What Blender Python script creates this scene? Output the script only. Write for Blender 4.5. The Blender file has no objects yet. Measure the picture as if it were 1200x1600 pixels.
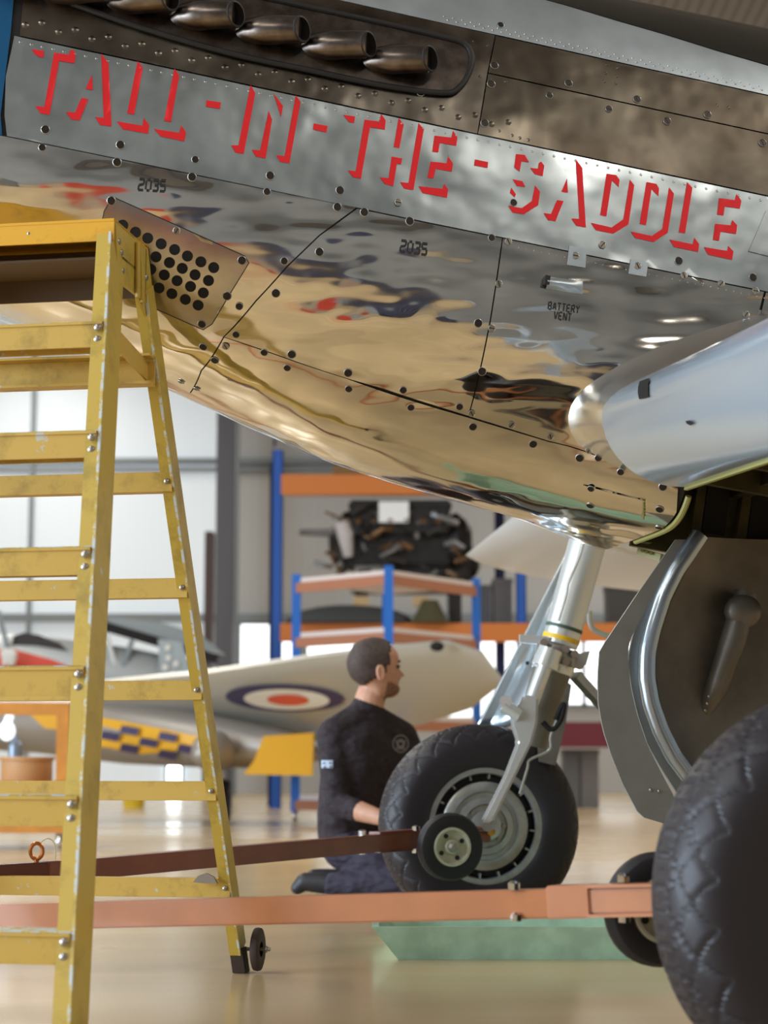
import bpy, bmesh, math, random
import numpy as np
from mathutils import Vector, Matrix, Quaternion
random.seed(4)
PI=math.pi; C=bpy.context.scene.collection; SC=bpy.context.scene
# ---------------------------------------------------------------- camera
FPX=3000.0; CAMH=.56; TH=math.atan(387/3000)
cam=bpy.data.cameras.new('camera'); co=bpy.data.objects.new('camera',cam); C.objects.link(co); SC.camera=co
cam.sensor_fit='VERTICAL'; cam.sensor_height=36; cam.sensor_width=27; cam.lens=FPX/1600*36
co.location=(0,0,CAMH); co.rotation_euler=(PI/2+TH,0,0)
cam.clip_start=.05; cam.clip_end=200
cam.dof.use_dof=True; cam.dof.focus_distance=4.75; cam.dof.aperture_fstop=3.6
# ---------------------------------------------------------------- world, lights, exposure
SC.view_settings.view_transform='Standard'; SC.view_settings.look='None'
SC.view_settings.gamma=1; SC.view_settings.use_curve_mapping=False
SC.view_settings.exposure=0.0
w=bpy.data.worlds.new('world'); SC.world=w; w.use_nodes=True
w.node_tree.nodes['Background'].inputs[0].default_value=(.62,.78,1,1)
w.node_tree.nodes['Background'].inputs[1].default_value=2.6
def area(name,loc,rot,sx,sy,e,col=(1,1,1)):
    l=bpy.data.lights.new(name,'AREA'); l.shape='RECTANGLE'; l.size=sx; l.size_y=sy; l.energy=e; l.color=col
    o=bpy.data.objects.new(name,l); C.objects.link(o); o.location=loc; o.rotation_euler=rot; return o
area('doorway_light',(-12.9,1.5,2.9),(0,-PI/2,0),5.4,15,2500,(.74,.87,1))
for k,y in enumerate((-6,1,8,15,22,29)):
    for x in (-6,6): area('roof_lamp',(x,y,7.6),(0,0,0),1.2,5,270,(1,.95,.86))
# ---------------------------------------------------------------- camera-plane helpers
cF=np.array([0,math.cos(TH),math.sin(TH)]); cU=np.array([0,-math.sin(TH),math.cos(TH)]); cR=np.array([1.,0,0]); cC=np.array([0,0,CAMH])
def ray(x,y):
    return cF*FPX+cR*(x-600)+cU*(800-y)
def P(x,y,Y):
    d=ray(x,y); return Vector(cC+d*(Y/d[1]))
def PZ(x,y,z=0):
    d=ray(x,y); return Vector(cC+d*((z-CAMH)/d[2]))
def PP(x,y,p0,n):
    d=ray(x,y); n=np.array(n); p0=np.array(p0); return Vector(cC+d*(((p0-cC)@n)/(d@n)))
# ---------------------------------------------------------------- materials
def mat(name,col,rough=.5,metal=0,var=0,vs=8,bump=0,bs=20,bd=.002,emit=None,spec=None,alpha=None,vcol=None,coat=0,stretch=(1,1,1),rvar=0,trans=0):
    m=bpy.data.materials.new(name); m.use_nodes=True; nt=m.node_tree; b=nt.nodes['Principled BSDF']
    b.inputs['Base Color'].default_value=(*col,1); b.inputs['Roughness'].default_value=rough; b.inputs['Metallic'].default_value=metal
    if coat: b.inputs['Coat Weight'].default_value=coat; b.inputs['Coat Roughness'].default_value=.1
    if trans: b.inputs['Transmission Weight'].default_value=trans
    if emit: b.inputs['Emission Color'].default_value=(*emit[0],1); b.inputs['Emission Strength'].default_value=emit[1]
    tc=nt.nodes.new('ShaderNodeTexCoord'); mp=nt.nodes.new('ShaderNodeMapping'); mp.inputs['Scale'].default_value=stretch
    geo=nt.nodes.new('ShaderNodeNewGeometry'); nt.links.new(geo.outputs['Position'],mp.inputs['Vector'])
    def noise(sc,det=4):
        n=nt.nodes.new('ShaderNodeTexNoise'); n.inputs['Scale'].default_value=sc; n.inputs['Detail'].default_value=det
        nt.links.new(mp.outputs[0],n.inputs['Vector']); return n
    if var:
        n=noise(vs); r=nt.nodes.new('ShaderNodeValToRGB'); nt.links.new(n.outputs[0],r.inputs[0])
        r.color_ramp.elements[0].position=.35; r.color_ramp.elements[1].position=.68
        c2=vcol or tuple(c*(1-var) for c in col)
        r.color_ramp.elements[0].color=(*c2,1); r.color_ramp.elements[1].color=(*col,1)
        nt.links.new(r.outputs[0],b.inputs['Base Color'])
    if rvar:
        n=noise(vs*.8,5); mr=nt.nodes.new('ShaderNodeMapRange'); mr.inputs[1].default_value=.3; mr.inputs[2].default_value=.7
        mr.inputs[3].default_value=max(.02,rough-rvar); mr.inputs[4].default_value=rough+rvar
        nt.links.new(n.outputs[0],mr.inputs[0]); nt.links.new(mr.outputs[0],b.inputs['Roughness'])
    if bump:
        n=noise(bs,2); bp=nt.nodes.new('ShaderNodeBump'); bp.inputs['Strength'].default_value=bump; bp.inputs['Distance'].default_value=bd
        nt.links.new(n.outputs[0],bp.inputs['Height']); nt.links.new(bp.outputs[0],b.inputs['Normal'])
    return m
def worn(name,col,chip,rough=.45,thr=.62,sc=14):
    m=mat(name,col,rough); nt=m.node_tree; b=nt.nodes['Principled BSDF']
    geo=nt.nodes.new('ShaderNodeNewGeometry'); n=nt.nodes.new('ShaderNodeTexNoise'); n.inputs['Scale'].default_value=sc; n.inputs['Detail'].default_value=8; n.inputs['Roughness'].default_value=.7
    nt.links.new(geo.outputs['Position'],n.inputs['Vector'])
    r=nt.nodes.new('ShaderNodeValToRGB'); e=r.color_ramp.elements
    e[0].position=.3; e[0].color=(*[c*.62 for c in col],1); e[1].position=.5; e[1].color=(*col,1)
    k=e.new(thr); k.color=(*col,1); k=e.new(min(.99,thr+.03)); k.color=(*chip,1)
    nt.links.new(n.outputs[0],r.inputs[0]); nt.links.new(r.outputs[0],b.inputs['Base Color'])
    return m
BLACK=mat('black_void',(.006,.005,.005),.8)
M_LOW=mat('polished_aluminium',(.90,.85,.76),.09,1,var=.22,vs=5,bump=1,bs=3.4,bd=.026,stretch=(.8,.8,2.2),rvar=.06)
M_SAT=mat('satin_aluminium',(.60,.55,.47),.24,1,var=.3,vs=9,bump=.6,bs=5,bd=.012)
M_LET=mat('dull_aluminium',(.52,.57,.58),.36,1,var=.36,vs=5,bump=.7,bs=6,bd=.013,rvar=.12)
M_HEAT=mat('heat_stained_metal',(.25,.22,.18),.32,1,var=.55,vs=5,vcol=(.075,.06,.048),bump=.7,bs=7,bd=.012,rvar=.1)
M_HEAT2=mat('stained_side_metal',(.18,.155,.12),.33,1,var=.5,vs=4,vcol=(.075,.06,.045),bump=.6,bs=6,bd=.012,rvar=.1)
M_GREYM=mat('grey_painted_metal',(.50,.56,.60),.38,.7,var=.2,vs=9,bump=.25,bs=8,bd=.006)
M_GLARE=mat('antiglare_dark',(.035,.033,.028),.16,.3,bump=.3,bs=4,bd=.01)
M_BLUEB=mat('blue_nose_paint',(.012,.10,.24),.3,.1)
M_RED=mat('red_letter_paint',(.76,.006,.012),.6)
M_INK=mat('black_stencil_ink',(.02,.02,.02),.5)
M_SCREW=mat('dark_fastener',(.05,.038,.03),.4,.7)
M_SCREWL=mat('bare_fastener',(.34,.30,.24),.35,.9)
M_SLOT=mat('slot_dark',(.012,.01,.01),.6)
M_RIVET=mat('rivet_metal',(.42,.43,.42),.38,1)
M_WING=mat('silver_wing_paint',(.47,.56,.66),.24,.6,bump=.12,bs=30,bd=.001,coat=.3)  # blue tint stands for sky reflected in the silver paint
M_WINGL=mat('light_wing_paint',(.62,.62,.60),.3,.3)
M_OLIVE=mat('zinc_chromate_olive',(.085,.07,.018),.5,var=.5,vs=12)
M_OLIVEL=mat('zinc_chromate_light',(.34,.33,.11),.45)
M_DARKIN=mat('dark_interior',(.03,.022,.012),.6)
M_STK=mat('burnt_exhaust',(.20,.165,.145),.28,1,var=.5,vs=25)
M_TYRE=mat('tyre_rubber',(.015,.012,.016),.5,bump=.3,bs=60,bd=.001)
M_TYRES=mat('tyre_sidewall_rubber',(.010,.008,.009),.6,bump=.2,bs=80,bd=.0006)
M_ALG=mat('silver_painted_hub',(.42,.43,.41),.32,.6,var=.2,vs=30)
M_WHITEL=mat('white_gloss_leg',(.68,.70,.69),.26,.5)
M_CHROME=mat('chrome',(.7,.72,.74),.12,1)
M_DOORG=mat('gear_door_grey',(.30,.31,.30),.42,.35,var=.12,vs=14)
M_BEAD=mat('gear_door_bead',(.42,.48,.54),.22,.8)
M_DISH=mat('gear_door_shaded_inside',(.20,.18,.155),.42,.4,var=.35,vs=8)  # shade inside the gear door put into a dark colour
M_GREENB=mat('green_band',(.05,.09,.06),.5); M_YELB=mat('yellow_band',(.80,.50,.02),.5)
M_LAD=worn('ladder_yellow',(.52,.36,.055),(.50,.52,.50),.42,.66,9)
M_LADE=worn('ladder_worn_edge',(.58,.42,.09),(.55,.60,.60),.4,.50,30)
M_LADS=worn('ladder_step_yellow',(.58,.38,.075),(.52,.50,.42),.45,.64,12)
M_LADB=worn('ladder_cap_orange',(.72,.38,.02),(.65,.66,.55),.4,.72,10)
M_LADD=mat('ladder_shaded_underside',(.10,.055,.018),.6)  # shade beneath the top cap painted as a dark colour
M_BOLT=mat('steel_bolt',(.36,.33,.30),.35,.8)
M_RUBR=mat('brown_rubber',(.05,.03,.024),.7)
M_BAR=mat('oxide_paint_lit',(.56,.215,.085),.33,var=.15,vs=10,coat=.3)  # same oxide paint on both arms; this copy brightened for light
M_BARF=mat('oxide_paint_shaded',(.22,.065,.035),.35,var=.2,vs=10,coat=.2)  # darker copy: shade on the far arm put into the paint
M_RIMC=mat('cream_rim',(.50,.48,.36),.4)
M_GREEN=mat('mint_green_plastic',(.52,.78,.58),.4,var=.25,vs=14)
M_COPPER=mat('copper_pin',(.60,.22,.07),.3,.8)
# ---------------------------------------------------------------- mesh builder
WL={}
class MB:
    def __init__(s): s.v=[]; s.f=[]
    def add(s,vs,fs):
        o=len(s.v); s.v+= [Vector(p) for p in vs]; s.f+=[tuple(i+o for i in f) for f in fs]; return s
    def obox(s,c,ax,ay,az,sx,sy,sz):
        c=Vector(c); ax=Vector(ax).normalized()*sx/2; ay=Vector(ay).normalized()*sy/2; az=Vector(az).normalized()*sz/2
        vs=[c+a*ax+b*ay+d*az for a in(-1,1) for b in(-1,1) for d in(-1,1)]
        return s.add(vs,[(0,1,3,2),(4,6,7,5),(0,4,5,1),(2,3,7,6),(0,2,6,4),(1,5,7,3)])
    def box(s,x0,x1,y0,y1,z0,z1):
        return s.obox(((x0+x1)/2,(y0+y1)/2,(z0+z1)/2),(1,0,0),(0,1,0),(0,0,1),abs(x1-x0),abs(y1-y0),abs(z1-z0))
    def beam(s,a,b,w,h,up=(0,0,1),ofs=(0,0)):
        a=Vector(a); b=Vector(b); d=(b-a).normalized(); side=d.cross(Vector(up)).normalized(); u=side.cross(d)
        return s.obox((a+b)/2+side*ofs[0]+u*ofs[1],d,side,u,(b-a).length,w,h)
    def tube(s,pts,r,seg=12,cap=True,sq=(1,1),up=None):
        pts=[Vector(p) for p in pts]; n=len(pts); r=r if isinstance(r,(list,tuple)) else [r]*n
        u=None; vs=[]
        for i,p in enumerate(pts):
            d=(pts[min(i+1,n-1)]-pts[max(i-1,0)]).normalized()
            if u is None:
                u=Vector(up) if up is not None else (Vector((0,0,1)) if abs(d.z)<.9 else Vector((1,0,0)))
            u=(u-d*u.dot(d)).normalized(); v=d.cross(u)
            for k in range(seg):
                a=2*PI*k/seg; vs.append(p+(u*math.cos(a)*sq[0]+v*math.sin(a)*sq[1])*r[i])
        fs=[(i*seg+k,i*seg+(k+1)%seg,(i+1)*seg+(k+1)%seg,(i+1)*seg+k) for i in range(n-1) for k in range(seg)]
        if cap: fs+=[tuple(range(seg))[::-1],tuple((n-1)*seg+k for k in range(seg))]
        return s.add(vs,fs)
    def cyl(s,a,b,r,seg=16,r2=None): return s.tube([a,b],[r,r if r2 is None else r2],seg)
    def lathe(s,prof,o,ax,seg=32,ref=None):
        # prof: (radius, height along ax)
        o=Vector(o); ax=Vector(ax).normalized(); u=Vector(ref) if ref else (Vector((0,0,1)) if abs(ax.z)<.9 else Vector((1,0,0)))
        u=(u-ax*u.dot(ax)).normalized(); v=ax.cross(u); vs=[]
        for (r,h) in prof:
            for k in range(seg):
                a=2*PI*k/seg; vs.append(o+ax*h+(u*math.cos(a)+v*math.sin(a))*r)
        n=len(prof)
        return s.add(vs,[(i*seg+k,(i+1)*seg+k,(i+1)*seg+(k+1)%seg,i*seg+(k+1)%seg) for i in range(n-1) for k in range(seg)])
    def sphere(s,c,r,sc=(1,1,1),seg=12):
        c=Vector(c); vs=[];n=seg//2
        for i in range(n+1):
            t=PI*i/n
            for k in range(seg):
                a=2*PI*k/seg; vs.append(c+Vector((math.sin(t)*math.cos(a)*sc[0],math.sin(t)*math.sin(a)*sc[1],math.cos(t)*sc[2]))*r)
        return s.add(vs,[(i*seg+k,(i+1)*seg+k,(i+1)*seg+(k+1)%seg,i*seg+(k+1)%seg) for i in range(n) for k in range(seg)])
    def prism(s,poly,vec):
        vec=Vector(vec); n=len(poly); poly=[Vector(p) for p in poly]
        vs=poly+[p+vec for p in poly]
        return s.add(vs,[tuple(range(n)),tuple(range(2*n-1,n-1,-1))]+[(i,(i+1)%n,n+(i+1)%n,n+i) for i in range(n)])
    def grid(s,rows,close=False):
        n=len(rows); m=len(rows[0]); vs=[p for r in rows for p in r]
        mm=m if close else m-1
        return s.add(vs,[(i*m+k,i*m+(k+1)%m,(i+1)*m+(k+1)%m,(i+1)*m+k) for i in range(n-1) for k in range(mm)])
    def build(s,name,m,parent=None,smooth=True,ang=35,bevel=0,local=False):
        me=bpy.data.meshes.new(name)
        if local: org=Vector((0,0,0))
        else:
            lo=Vector([min(p[i] for p in s.v) for i in range(3)]); hi=Vector([max(p[i] for p in s.v) for i in range(3)])
            org=(lo+hi)/2
            if parent is None: org.z=lo.z
        me.from_pydata([p-org for p in s.v],[],s.f); me.update()
        bm=bmesh.new(); bm.from_mesh(me)
        bmesh.ops.remove_doubles(bm,verts=bm.verts,dist=1e-5); bmesh.ops.recalc_face_normals(bm,faces=bm.faces)
        if bevel: bmesh.ops.bevel(bm,geom=[e for e in bm.edges if e.is_manifold and e.calc_face_angle(0)>.6],offset=bevel,segments=2,affect='EDGES')
        bm.to_mesh(me); bm.free()
        if smooth:
            me.shade_smooth(); me.set_sharp_from_angle(angle=math.radians(ang))
        me.materials.append(m)
        o=bpy.data.objects.new(name,me); C.objects.link(o)
        if local: o.parent=parent; return o
        o.location=org; WL[o]=org
        if parent is not None:
            o.parent=parent; o.location=org-WL[parent]
        return o
def thing(name,label,cat,loc,group=None,rotz=0):
    o=bpy.data.objects.new(name,None); C.objects.link(o); o.location=loc; WL[o]=Vector(loc); o.rotation_euler=(0,0,rotz)
    o.empty_display_size=.1; return tag(o,label,cat,group)
def tag(o,label,cat,group=None):
    o['label']=label; o['category']=cat
    if group: o['group']=group
    return o
def struct(o): o['kind']='structure'; return o
def place(o,parent,loc):   # share-mesh copy
    c=o.copy(); C.objects.link(c); c.parent=parent; c.location=Vector(loc)-WL[parent]; return c
# ================================================================= SETTING
def tex_floor():
    m=mat('resin_floor',(.63,.47,.26),.22,0,var=.16,vs=.9,bump=.05,bs=3,bd=.002,stretch=(.5,1.6,1),rvar=.07,coat=.0)
    return m
MB().box(-13,14,-14,34,-.1,0).build('floor',tex_floor()); fl=bpy.data.objects['floor']; struct(fl)
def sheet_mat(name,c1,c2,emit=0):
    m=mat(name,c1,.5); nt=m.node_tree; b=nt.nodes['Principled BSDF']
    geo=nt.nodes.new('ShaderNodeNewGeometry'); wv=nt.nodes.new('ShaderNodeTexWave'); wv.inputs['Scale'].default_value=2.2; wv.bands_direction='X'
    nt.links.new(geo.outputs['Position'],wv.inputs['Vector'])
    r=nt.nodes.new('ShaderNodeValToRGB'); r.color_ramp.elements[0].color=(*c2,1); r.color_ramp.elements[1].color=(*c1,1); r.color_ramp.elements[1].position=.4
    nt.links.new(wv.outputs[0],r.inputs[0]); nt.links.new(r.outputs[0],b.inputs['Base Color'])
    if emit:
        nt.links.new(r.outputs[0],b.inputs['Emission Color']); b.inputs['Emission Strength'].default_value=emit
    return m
M_SHEET=sheet_mat('liner_sheet_lit',(.64,.70,.75),(.625,.685,.735),.42)  # daylight on the left part painted in: pale colour plus a glow
M_SHEET2=sheet_mat('liner_sheet_shaded',(.44,.44,.44),(.425,.425,.425),.03)  # darker copy: shadow right of the column put into its colour
M_WALLD=mat('dim_wall_sheet',(.42,.43,.43),.6); M_CEIL=sheet_mat('roof_sheet',(.20,.185,.175),(.10,.09,.088))
M_GLOW=mat('daylit_window',(.9,.95,1),.4,emit=((.93,.97,1),1.9))
M_STEEL=mat('column_steel_grey',(.10,.10,.12),.5); M_RAIL=mat('wall_rail_grey',(.22,.25,.27),.5)
YW=33.0
wall=MB()
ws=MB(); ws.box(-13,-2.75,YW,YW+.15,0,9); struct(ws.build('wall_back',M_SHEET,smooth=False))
ws=MB(); ws.box(-2.75,14,YW,YW+.15,0,9); wb=struct(ws.build('wall_back',M_SHEET2,smooth=False))
struct(MB().box(14,14.15,-14,34,0,9).build('wall_right',M_WALLD,smooth=False))
struct(MB().box(-13,14,-14.15,-14,0,9).build('wall_front',mat('near_wall_sheet',(.30,.31,.32),.6),smooth=False))
wl=MB(); wl.box(-13.15,-13,9.2,34,0,9); wl.box(-13.15,-13,-14,-6.2,0,9); wl.box(-13.15,-13,-6.2,9.2,5.6,9)
struct(wl.build('wall_left',M_WALLD,smooth=False))
struct(MB().box(-13,14,-14,34,9,9.1).build('ceiling',M_CEIL,smooth=False))
for i,y in enumerate((-9,-2,5,12,19,26)):
    b=MB(); b.box(-13,14,y,y+.2,8.5,9); struct(b.build('trim_%d'%(i+10),M_STEEL,smooth=False))
# horizontal wall rails
for i,(y0,hh) in enumerate(((722,.10),(966,.14),(735,.06))):
    z=P(300,y0,YW)[2]; b=MB(); b.box(-13,14,YW-.16,YW-.03,z-hh/2,z+hh/2); struct(b.build('trim_%d'%(i+2),M_RAIL,smooth=False))
for i,px in enumerate((45,)):
    x=P(px,900,YW-.2)[0]; b=MB(); b.box(x-.03,x+.03,YW-.2,YW-.03,0,9); struct(b.build('trim_7',M_RAIL,smooth=False))
# windows (daylit, low in the far wall)
def win(n,x0,x1,y0,y1):
    a=P(x0,y1,YW-.05); c=P(x1,y0,YW-.05); b=MB(); b.box(a[0],c[0],YW-.06,YW-.04,max(.02,a[2]),c[2])
    o=b.build('window_%d'%n,M_GLOW,smooth=False); struct(o)
    f=MB()
    for (p,q,r,s_) in ((a[0]-.05,a[0],a[2],c[2]),(c[0],c[0]+.05,a[2],c[2]),(a[0]-.05,c[0]+.05,c[2],c[2]+.05),(a[0]-.05,c[0]+.05,a[2]-.05,a[2])):
        f.box(p,q,YW-.1,YW-.03,max(0,r),s_)
    f.build('window_frame',M_RAIL,o,smooth=False)
win(1,376,470,976,1060); win(2,480,600,1000,1090); win(3,700,852,1000,1120); win(4,866,910,1000,1100); win(5,914,990,1000,1100); win(6,262,283,1184,1232)
bpy.data.objects['window_6'].data.materials[0]=mat('bright_door_gap',(.9,.95,1),.4,emit=((.93,.97,1),9))
# steel column
x0=P(337,900,31)[0]; x1=P(373,900,31)[0]
b=MB(); b.box(x0,x1-.08,30.9,31.0,0,9); b.box(x0+.12,x0+.16,31.0,31.25,0,9); b.box(x0,x1-.08,31.25,31.35,0,9)
co_=b.build('steel_column',M_STEEL,smooth=False); struct(co_)
b=MB(); b.tube([(x1-.03,30.9,0),(x1-.03,30.9,9)],.035,8); b.build('conduit',M_RAIL,co_)
# ================================================================= AIRCRAFT SURFACE
psi=math.radians(10); pt=math.radians(9)
A=np.array([math.cos(psi)*math.cos(pt),math.sin(psi)*math.cos(pt),-math.sin(pt)])
B=np.array([math.sin(psi),-math.cos(psi),0.]); N=np.array([math.cos(psi)*math.sin(pt),math.sin(psi)*math.sin(pt),math.cos(pt)])
OO=np.array([-0.07466872,4.92346733,1.86407498])
TK=[-3,-1.2,-1,-.8,-.6,-.4,-.2,0,.2,.4,.6,1,3]
NB=[-.05,-.25,-.295,-.33,-.372,-.422,-.476,-.527,-.556,-.574,-.590,-.612,-.62]
def smooth_interp(t,xs,ys):
    return sum(np.interp(np.asarray(t)+d,xs,ys)*w_ for d,w_ in ((-.12,.15),(-.06,.2),(0,.3),(.06,.2),(.12,.15)))
def S(t,v,off=0.):
    t=np.asarray(t,float); v=np.asarray(v,float); ph=v*PI/2; c=np.abs(np.cos(ph))+1e-9; s=np.sin(ph)
    nb=smooth_interp(t,TK,NB); nt_=smooth_interp(t,[-3,-1,1,3],[.62,.80,.84,.86]); W=smooth_interp(t,[-3,-1.5,-.5,.2,1.5],[.25,.375,.415,.43,.44])
    nm=.06; e=np.where(s<0,2.75+5.5*np.clip((t-.5)/.4,0,1)**2,2.4); hh=np.where(s<0,nm-nb,nt_-nm)
    rr=(c**e+np.abs(s)**e)**(-1/e); bb=W*c*rr; nn=nm+hh*s*rr
    p=OO+t[...,None]*A+bb[...,None]*B+nn[...,None]*N
    return p
def Sn(t,v):
    e=1e-3; vv=np.clip(v,-.999,.999)
    a=S(t+e,vv)-S(t-e,vv); b_=S(t,vv+e)-S(t,vv-e); n=np.cross(a,b_); n/= (np.linalg.norm(n)+1e-12)
    return -n if (n@B<0 and abs(vv)<.9) or (abs(vv)>=.9 and n@(N*np.sign(vv))<0) else n
def projn(p):
    d=p-cC; z=d@cF; return np.stack([600+FPX*(d@cR)/z,800-FPX*(d@cU)/z],-1)
_t,_v=np.meshgrid(np.linspace(-1.7,1.7,171),np.linspace(-.75,.95,120)); _t=_t.ravel(); _v=_v.ravel(); _pp=projn(S(_t,_v))
def tv(x,y):
    i=np.argmin((_pp[:,0]-x)**2+(_pp[:,1]-y)**2); t,v=_t[i],_v[i]
    for k in range(7):
        p=projn(S(t,v)); r=np.array([x,y])-p
        if abs(r).max()<.02: break
        e=1e-4; J=np.stack([(projn(S(t+e,v))-p)/e,(projn(S(t,v+e))-p)/e],1)
        try: d=np.linalg.solve(J,r)
        except Exception: break
        d=np.clip(d,-.05,.05); t+=d[0]; v=float(np.clip(v+d[1],-.999,.999))
    return t,v
def SP(x,y,off=0.):     # point of the skin seen at a measured spot, raised by off along the skin normal
    t,v=tv(x,y); return Vector(S(t,v)+Sn(t,v)*off), Vector(Sn(t,v))
mus=thing('fighter_aircraft','polished silver fighter aircraft nose with red shaded lettering on its cowling','aircraft',(.55,4.96,0))
def dens(pts,step):
    out=[]
    for i,(a,b) in enumerate(zip(pts,pts[1:]+pts[:1])):
        n=max(1,int(math.hypot(b[0]-a[0],b[1]-a[1])/step))
        out+=[(a[0]+(b[0]-a[0])*k/n,a[1]+(b[1]-a[1])*k/n) for k in range(n)]
    return out
def surf_panel(name,poly,m,off=.0015,gap=.0016,skirt=.004,gt=.035,gv=.035,label=None,parent=None,tvin=False,sub=True):
    # poly: list of pixel measures or ('tv',t,v)
    L=[]
    for p in poly: L.append((p[1],p[2]) if p[0]=='tv' else None if False else tv(*p))
    K=[]
    for i,(a,b) in enumerate(zip(L,L[1:]+L[:1])):
        n=max(1,int(math.hypot(b[0]-a[0],b[1]-a[1])/.05)); K+=[(a[0]+(b[0]-a[0])*k/n,a[1]+(b[1]-a[1])*k/n) for k in range(n)]
    ar=sum(a[0]*b[1]-a[1]*b[0] for a,b in zip(K,K[1:]+K[:1]))
    if ar<0: K=K[::-1]
    if gap:
        Q=[]; n=len(K)
        for i in range(n):
            a,b,c=Vector(K[i-1]),Vector(K[i]),Vector(K[(i+1)%n])
            d1=(b-a).normalized(); d2=(c-b).normalized(); nn=Vector((-(d1.y+d2.y),d1.x+d2.x))
            if nn.length>1e-6: nn.normalize()
            Q.append((b.x+nn.x*gap,b.y+nn.y*gap))
        K=Q
    bm=bmesh.new(); vs=[bm.verts.new((p[0],p[1],0)) for p in K]; bm.faces.new(vs).normal_update()
    bmesh.ops.triangulate(bm,faces=bm.faces,ngon_method='EAR_CLIP')
    if sub:
        t0,t1=min(p[0] for p in K),max(p[0] for p in K); v0,v1=min(p[1] for p in K),max(p[1] for p in K)
        for q in np.arange(math.ceil(t0/gt)*gt,t1,gt): bmesh.ops.bisect_plane(bm,geom=bm.verts[:]+bm.edges[:]+bm.faces[:],dist=1e-7,plane_co=(q,0,0),plane_no=(1,0,0))
        for q in np.arange(math.ceil(v0/gv)*gv,v1,gv): bmesh.ops.bisect_plane(bm,geom=bm.verts[:]+bm.edges[:]+bm.faces[:],dist=1e-7,plane_co=(0,q,0),plane_no=(0,1,0))
    bm.verts.ensure_lookup_table(); bm.verts.index_update()
    T=[(v.co.x,v.co.y) for v in bm.verts]; fs=[[v.index for v in f.verts] for f in bm.faces]; be=[[v.index for v in e.verts] for e in bm.edges if e.is_boundary]
    bm.free()
    nr=[Sn(*q) for q in T]; pt_=[S(*q)+n_*off for q,n_ in zip(T,nr)]
    # orient the faces outward
    F=[]
    for f in fs:
        a,b_,c_=pt_[f[0]],pt_[f[1]],pt_[f[2]]
        F.append(f if np.cross(b_-a,c_-a)@nr[f[0]]>0 else f[::-1])
    normals=list(nr); n0=len(pt_)
    if skirt:
        mp={}
        for a,b_ in be:
            q=[]
            for i in (a,b_):
                if i not in mp: mp[i]=(len(pt_),len(pt_)+1); pt_+= [pt_[i],pt_[i]-nr[i]*skirt]; normals+=[nr[i],nr[i]]
                q.append(mp[i])
            F.append([q[0][0],q[1][0],q[1][1],q[0][1]])
    org=np.mean(pt_[:n0],axis=0)
    me=bpy.data.meshes.new(name); me.from_pydata([tuple(p-org) for p in pt_],[],F); me.update(); me.shade_smooth()
    me.normals_split_custom_set_from_vertices([tuple(n_) for n_ in normals])
    me.materials.append(m); o=bpy.data.objects.new(name,me); C.objects.link(o)
    pr=parent or mus; WL[o]=Vector(org); o.parent=pr; o.location=Vector(org)-WL[pr]
    if label: o['label']=label
    return o
# dark inner structure under the skin
t10=tv(1058,800)[0]
ib=MB(); tt=np.concatenate([np.linspace(-1.75,t10,50),np.linspace(t10+.05,1.75,14)]); vvv=np.linspace(-1,1,61)
rows=[]
for t in tt:
    r=[Vector(S(t,v)-Sn(t,v)*.004) for v in vvv]; rows.append(r)
kq=[i for i,t in enumerate(tt) if t<t10+.001]; ib.grid([rows[i] for i in kq]); ib.grid([r[27:] for r in rows[kq[-1]:]]); ib.build('inner_structure',M_SLOT,mus)
# starboard half of the skin
sb=MB(); rows=[]
for t in np.linspace(-1.75,t10,40):
    r=[]
    for v in np.linspace(-1,1,41):
        p=S(t,v); bq=(p-OO)@B; r.append(Vector(p-2*bq*B))
    rows.append(r)
sb.grid(rows); sb.build('starboard_skin',M_LOW,mus)
def lin(x,a,b): return (x,a[1]+(b[1]-a[1])*(x-a[0])/(b[0]-a[0]))
s1=lambda x:lin(x,(0,211),(1190,455)); s2=lambda x:lin(x,(20,55),(1200,307)); s3=lambda x:lin(x,(750,112),(1200,210)); s4=lambda x:lin(x,(600,17),(1200,150))
XL,XR=-420,1330
tL=tv(*s1(XL))[0]; diag=[(558,324),(499,368),(450,415),(400,470),(350,526),(315,578),(294,622)]
td=tv(292,622)[0]; lows=[(350,526),(415,548),(540,590),(730,651),(860,690),(960,722),(1060,762)]
t10=tv(1058,800)[0]
surf_panel('lettered_side_panel',[s1(10),s1(300),s1(560),s1(785),s1(1000),s1(1190),s1(XR),s2(XR),s2(1000),s2(700),s2(400),s2(22),(8,120)],M_LET,label='dull grey side panel carrying red block lettering')
surf_panel('nose_band',[s1(XL),s1(4),(2,180),(18,50),(30,-90),(-380,-180)],M_BLUEB,label='blue painted nose band')
surf_panel('lower_cowling_panel',[s1(XL),s1(-200),s1(100),s1(300)]+diag+[('tv',td,-1),('tv',tL,-1)],M_LOW,label='mirror polished lower front cowling panel')
surf_panel('side_cowling_panel',[s1(558),s1(785),(766,500),(732,650)]+[lin(x,(730,650),(415,548)) for x in (600,)]+[(415,548),(350,526)]+diag[3:0:-1],M_LOW,label='mirror polished side panel stencilled 2035')
surf_panel('battery_bay_panel',[s1(785),s1(1000),s1(1194),(1168,560),(1100,700),(1062,758),(960,722),(860,690),(732,650),(766,500)],M_LOW,off=.0022,label='polished panel stencilled BATTERY VENT')
surf_panel('wing_root_skin',[s1(1196),s1(XR),(1330,640),(1200,700),(1066,760),(1102,704),(1171,562)],M_LOW)
surf_panel('belly_panel',lows[:1]+lows[1:]+[(1058,800),('tv',t10,-1),('tv',td,-1),(294,622),(315,578)],M_LOW,label='mirror polished curved belly panel')
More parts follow.
